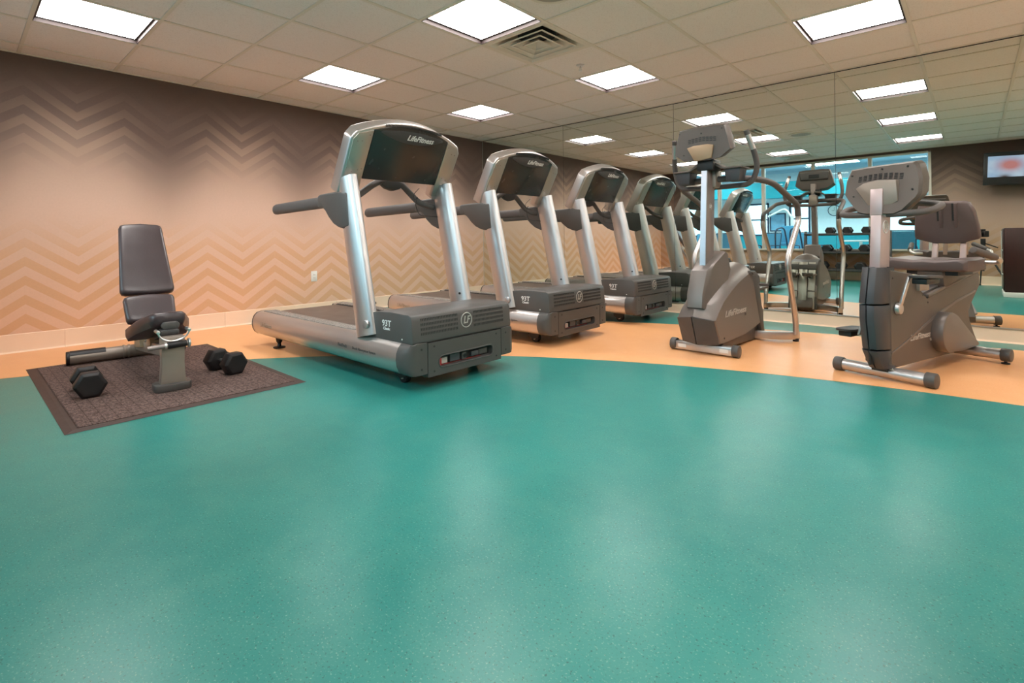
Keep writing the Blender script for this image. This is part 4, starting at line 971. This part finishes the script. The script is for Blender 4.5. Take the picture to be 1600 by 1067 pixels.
def make_bench():
    t = empty('weight_bench', (1.55, -4.637, 0.010), math.radians(-4.3), 'adjustable weight bench with upright black padded back, on the mat', 'bench')
    # rear stabiliser with grips
    G().cyl((-0.60, -0.40, 0.047), (-0.60, 0.27, 0.047), 0.044, seg=28).build('rear_stabilizer', bench_gr, t)
    for s in (-1, 1):
        e_ = 0.395 if s < 0 else 0.27
        G().cyl((-0.60, s * e_, 0.047), (-0.60, s * (e_ + 0.02), 0.047), 0.047, seg=28).build('end_cap', black_rb, t, bevel=0.004)
        G().prism(arc(0, 0, 0.049, 0.049, 30, 110, 10) + arc(0, 0, 0.040, 0.040, 110, 30, 10), (-0.60, 0, 0.047), (1, 0, 0), (0, 0, 1), s * (e_ - 0.195), s * e_, (0, 1, 0)).build('step_pad', black_rb, t, ang=50)
    for y in (-0.07, -0.10): G().cyl((-0.60, y, 0.047), (-0.60, y + 0.012, 0.047), 0.049, seg=28).build('clamp_ring', bench_gr, t, bevel=0.002)
    # spine beam
    P0, P1 = Vector((-0.60, 0, 0.085)), Vector((0.56, 0, 0.215))
    G().obox((P0 + P1) / 2, P1 - P0, (0, 1, 0), (-(P1 - P0).z, 0, (P1 - P0).x), (P1 - P0).length / 2, 0.028, 0.035).build('spine_beam', bench_gr, t, bevel=0.006)
    G().loft([[(x, y, z) for x, y in ((0.535, -w_), (0.60, -w_), (0.60, w_), (0.535, w_))] for z, w_ in ((0.03, 0.064), (0.07, 0.060), (0.15, 0.055), (0.30, 0.058))]).build('front_post', bench_gr, t, bevel=0.004)
    G().prism(rrect(0.50, 0.625, -0.094, 0.090, 0.035), (0, 0, 0), (1, 0, 0), (0, 1, 0), 0.0, 0.042, (0, 0, 1)).build('front_foot', grey_pl, t, bevel=0.006)
    # roller bar across the post
    G().cyl((0.615, -0.125, 0.252), (0.615, 0.070, 0.260), 0.013, seg=16).build('roller_bar', grey_metal, t)
    G().cyl((0.615, -0.03, 0.256), (0.615, 0.062, 0.2598), 0.018, seg=18).build('roller_grip', black_rb, t, bevel=0.002)
    G().cyl((0.615, -0.035, 0.256), (0.615, -0.045, 0.2555), 0.020, seg=18).build('roller_collar', chrome, t)
    G().lathe((0.615, 0.066, 0.260), (0, 1, 0), [(0.020, 0), (0.027, 0.004), (0.027, 0.012), (0.012, 0.018)], 18).build('roller_knob', chrome, t)
    # brackets
    G().prism([(-0.46, 0.09), (-0.44, 0.20), (-0.36, 0.235), (-0.28, 0.22), (-0.20, 0.13)], (0, 0, 0), (1, 0, 0), (0, 0, 1), -0.05, 0.05, (0, 1, 0)).build('hinge_bracket', bench_tan, t, bevel=0.006)
    G().cyl((-0.36, -0.062, 0.205), (-0.36, 0.062, 0.205), 0.020, seg=18).build('hinge_bolt', black_pl, t, bevel=0.002)
    G().prism([(-0.06, 0.14), (-0.03, 0.30), (0.07, 0.33), (0.10, 0.16)], (0, 0, 0), (1, 0, 0), (0, 0, 1), -0.035, 0.035, (0, 1, 0)).build('seat_bracket', bench_tan, t, bevel=0.004)
    G().obox((-0.33, 0, 0.42), (0.30, 0, -0.47), (0, 1, 0), (0.47, 0, 0.30), 0.30, 0.022, 0.018).build('back_strut', bench_gr, t, bevel=0.004)
    G().obox((-0.12, 0, 0.24), (-0.42, 0, 0.30), (0, 1, 0), (0.30, 0, 0.42), 0.20, 0.014, 0.012).build('adjust_strut', black_pl, t, bevel=0.003)
    # pads
    def pad(name, p0, p1, w0, w1, th, r=0.022):
        p0 = Vector(p0); p1 = Vector(p1); d = (p1 - p0); L = d.length; d.normalize(); n = Vector((d.z, 0, -d.x))
        if n.x < 0: n = -n
        def outl(k, off):
            pts = []
            for (a, w_) in ((0.0, w0), (L, w1)):
                pass
            q = [(0.03, -w0), (L - 0.03, -w1), (L - 0.008, -w1 + 0.008), (L, -w1 + 0.03), (L + 0.010, 0), (L, w1 - 0.03), (L - 0.008, w1 - 0.008), (L - 0.03, w1), (0.03, w0), (0.008, w0 - 0.008), (0, w0 - 0.03), (-0.006, 0), (0, -w0 + 0.03), (0.008, -w0 + 0.008)]
            c = L / 2
            return [p0 + d * (c + (a - c) * (1 - k / L * 2)) + Vector((0, b * (1 - k / max(w0, w1)), 0)) + n * off for a, b in q]
        return G().loft([outl(0.014, -th), outl(0.003, -th + 0.008), outl(0, -th * 0.5), outl(0.003, -0.012), outl(0.010, -0.003), outl(0.022, 0.0), outl(0.05, 0.002)]).build(name, vinyl, t, ang=60)
    pad('backrest_pad', (-0.180, 0, 0.502), (-0.492, 0, 0.972), 0.156, 0.130, 0.062)
    pad('lumbar_pad', (-0.035, 0, 0.330), (-0.165, 0, 0.488), 0.140, 0.146, 0.058)
    # seat pad, tapering forwards
    rings = []
    for x, w_, zt, th in ((0.02, 0.13, 0.268, 0.04), (0.04, 0.155, 0.285, 0.068), (0.14, 0.168, 0.322, 0.078), (0.27, 0.145, 0.370, 0.082), (0.36, 0.115, 0.402, 0.084), (0.43, 0.094, 0.424, 0.086), (0.465, 0.084, 0.424, 0.078), (0.478, 0.070, 0.412, 0.05)):
        rings.append([(x, -w_ + 0.012, zt - th), (x, w_ - 0.012, zt - th), (x, w_, zt - th * 0.6), (x, w_, zt - 0.018), (x, w_ - 0.018, zt - 0.002), (x, 0, zt + 0.002), (x, -w_ + 0.018, zt - 0.002), (x, -w_, zt - 0.018), (x, -w_, zt - th * 0.6)])
    G().loft(rings).build('seat_pad', vinyl, t, ang=60)
    G().obox((0.30, 0, 0.275), (1, 0, 0.22), (0, 1, 0), (-0.12, 0, 1), 0.17, 0.022, 0.018).build('seat_support', black_pl, t, bevel=0.004)
    # pull handle and chrome ring at the front
    G().prism(rrect(-0.045, 0.045, -0.022, 0.022, 0.02), (0.485, 0.005, 0.352), (0, 1, 0), (0, 0, 1), -0.01, 0.025, (1, 0, 0)).build('pull_handle', grey_pl, t, bevel=0.008)
    G().box(0.45, 0.53, -0.05, 0.045, 0.298, 0.332).build('handle_block', grey_pl2, t, bevel=0.01)
    G().tube([(0.618 + 0.0 * k, -0.075 * math.cos(PI * k / 16), 0.335 - 0.055 * math.sin(PI * k / 16)) for k in range(17)], 0.005, 8).build('chrome_ring', chrome, t)
    for s in (-1, 1): G().cyl((0.545, s * 0.075, 0.335), (0.624, s * 0.075, 0.335), 0.010, seg=14).build('ring_lug', chrome, t, bevel=0.003)
    return t
make_bench()

def make_dumbbell(name, R, L, hl, parts=True):
    """hexagonal dumbbell along x, resting on a flat: R across-corner radius, L head length, hl grip length"""
    t = empty(name)
    zc = R * math.cos(PI / 6)
    for s in (-1, 1):
        def hx(x, k): return [(x, R * k * math.cos(PI / 3 * j), zc + R * k * math.sin(PI / 3 * j)) for j in range(6)]
        a, b = s * hl / 2, s * (hl / 2 + L)
        G().loft([hx(a, 0.78), hx(a + s * 0.012, 1.0), hx(b - s * 0.012, 1.0), hx(b, 0.80), hx(b - s * 0.002, 0.5)]).build('hex_head', black_rb, t, ang=20, bevel=0.003)
    G().lathe((-hl / 2 - 0.005, 0, zc), (1, 0, 0), [(0.012, 0), (0.013, 0.01), (0.016, hl / 2), (0.013, hl - 0.0), (0.012, hl + 0.01)], 16).build('grip', chrome, t)
    return t
d = make_dumbbell('dumbbell', 0.076, 0.088, 0.115)
d.location = (1.835, -5.018, 0.010); d.rotation_euler.z = -0.06
d['label'] = 'black hexagonal dumbbell on the left of the mat, in front of the bench'; d['category'] = 'dumbbell'; d['group'] = 'hexagonal dumbbells on the mat'
d2 = copy_tree(d); d2.location = (1.925, -4.335, 0.010); d2.rotation_euler.z = 0.16
d2['label'] = 'black hexagonal dumbbell on the right of the mat, near the treadmill'

# ------------------------------------------------------------------ dumbbell rack by the window
rk = empty('dumbbell_rack', (3.70, -5.80, 0.0), 0, 'three-tier dark steel rack of dumbbells under the window', 'rack')
RZ = (0.21, 0.53, 0.87)
for s in (-1, 1):
    G().prism([(-0.20, 0.0), (0.20, 0.0), (0.20, 0.03), (0.10, 0.05), (-0.12, 0.93), (-0.18, 0.93), (-0.14, 0.05), (-0.20, 0.03)], (s * 0.66, 0, 0), (0, 1, 0), (0, 0, 1), -0.02, 0.02, (1, 0, 0)).build('end_frame', grey_pl2, rk, bevel=0.004)
for z, y0 in zip(RZ, (0.03, -0.04, -0.12)):
    sh = G()
    for dy in (-0.09, 0.09):
        sh.obox((0, y0 + dy, z - 0.012), (1, 0, 0), (0, 1, 0), (0, 0, 1), 0.65, 0.085, 0.006)
        sh.obox((0, y0 + dy * 1.9, z - 0.002), (1, 0, 0), (0, 1, 0), (0, 0, 1), 0.65, 0.003, 0.018)
    sh.obox((0, y0, z - 0.024), (1, 0, 0), (0, 1, 0), (0, 0, 1), 0.64, 0.10, 0.006)
    sh.build('shelf', grey_pl2, rk, bevel=0.002)
rows = [(2, (3.46, 3.73, 4.02, 4.26), 0.076, 'top'), (1, (3.42, 3.71, 4.0, 4.24), 0.084, 'middle'), (0, (3.36, 3.65, 3.94, 4.22), 0.084, 'bottom')]
side = ('first', 'second', 'third', 'fourth')
for ti, pos, R_, nm in rows:
    base = None
    for k, x in enumerate(pos):
        if base is None: o = base = make_dumbbell('dumbbell', R_, R_ * 1.15, 0.12)
        else: o = copy_tree(base)
        o.location = (x, -5.80 + (0.03, -0.04, -0.12)[ti], RZ[ti] - 0.005); o.rotation_euler.z = PI / 2
        o['label'] = '%s dumbbell from the treadmill end on the %s shelf of the rack' % (side[k], nm)
        o['category'] = 'dumbbell'; o['group'] = 'dumbbells on the rack'

# ------------------------------------------------------------------ television, cabinet, tripod with camera
tv = empty('television', (6.05, -5.845, 1.85), 0, 'flat television on the chevron wall beside the windows, showing a pink and blue picture', 'television')
for nm, mt, q in (('casing', black_pl, (-0.485, 0.485, -0.045, 0.035, -0.245, 0.27)),):
    G().box(*q).build(nm, mt, tv, bevel=0.008)
G().box(-0.435, 0.435, 0.034, 0.038, -0.125, 0.205).build('screen', tv_m, tv, smooth=False)
G().box(-0.02, 0.02, 0.034, 0.037, -0.19, -0.182).build('badge', pale_print, tv, smooth=False)
G().box(-0.12, 0.12, -0.195, -0.04, -0.1, 0.1).box(-0.05, 0.05, -0.2, -0.04, -0.05, 0.05).build('wall_bracket', black_pl, tv, bevel=0.004)
tv.rotation_euler.y = math.radians(2.0)

cb = empty('towel_cabinet', (6.18, -4.28, 0.0), 0, 'dark mahogany cabinet on a white plinth, near the window wall', 'cabinet')
G().box(-0.44, 0.45, -0.27, 0.27, 0.065, 0.915).build('carcass', cabinet_m, cb, bevel=0.004)
G().box(-0.455, 0.465, -0.285, 0.285, 0.0, 0.065).build('plinth', white_pl, cb, bevel=0.004)
G().box(-0.452, -0.441, -0.26, 0.25, 0.08, 0.90).build('door', cabinet_m, cb, bevel=0.002)
G().box(-0.458, -0.4525, -0.26, -0.20, 0.10, 0.88).build('edge_strip', white_pl, cb, bevel=0.002)
for z in (0.30, 0.62): G().cyl((-0.47, 0.21, z), (-0.455, 0.21, z), 0.012).build('knob', chrome, cb)

rt = Vector((RX.x, RX.y, 0)).normalized(); bk_ = -Vector((FW.x, FW.y, 0)).normalized(); zz = Vector((0, 0, 1))
cc = CAM + bk_ * 0.155 - Vector((0, 0, 0))
def L2(a, b, c): return rt * a + bk_ * b + zz * c
pc_ = empty('photo_camera', (cc.x, cc.y, 0.765), 0, 'black camera with wide lens standing on the tripod', 'camera')
def P3(a, b, c): return rt * a + bk_ * b + zz * (c + 0.073)
cbx = G().obox(P3(0, 0, 0), rt, bk_, zz, 0.072, 0.030, 0.048).build('camera_body', black_pl, pc_, bevel=0.010)
G().obox(P3(0, -0.01, 0.058), rt, bk_, zz, 0.03, 0.028, 0.018).build('viewfinder_hump', black_pl, pc_, bevel=0.006)
G().lathe(P3(0, -0.028, 0), -bk_, [(0.034, 0), (0.036, 0.02), (0.038, 0.05), (0.042, 0.075), (0.042, 0.085), (0.036, 0.085), (0.034, 0.075)], 28).build('lens', black_rb, pc_)
G().obox(P3(0.062, -0.035, -0.005), rt, bk_, zz, 0.014, 0.016, 0.04).build('hand_grip', black_rb, pc_, bevel=0.006)
tp = empty('tripod', (cc.x, cc.y, 0.0), 0, 'black tripod carrying the camera beside the cabinet, seen in the mirror', 'tripod')
G().cyl((0, 0, 0.60), (0, 0, 0.70), 0.028).box(-0.03, 0.03, -0.03, 0.03, 0.68, 0.765).build('pan_head', black_pl, tp, bevel=0.004)
G().cyl((0, 0, 0.25), (0, 0, 0.62), 0.014).build('centre_column', grey_pl2, tp)
G().cyl(Vector((0, 0, 0.70)), Vector(tuple(L2(0.10, 0.14, 0.62))), 0.008).build('pan_handle', black_rb, tp)
for k in range(3):
    a = math.radians(20 + 120 * k); dv = rt * math.cos(a) + bk_ * math.sin(a)
    lg = G().cyl(dv * 0.03 + zz * 0.60, dv * 0.20 + zz * 0.25, 0.014, 0.013).build('leg', black_pl, tp)
    G().cyl(dv * 0.20 + zz * 0.25, dv * 0.315 + zz * 0.012, 0.010, 0.009).build('lower_leg', grey_pl2, lg)
    G().lathe(dv * 0.32, (0, 0, 1), [(0.014, 0), (0.014, 0.012), (0.008, 0.022)], 12).build('rubber_foot', black_rb, lg)
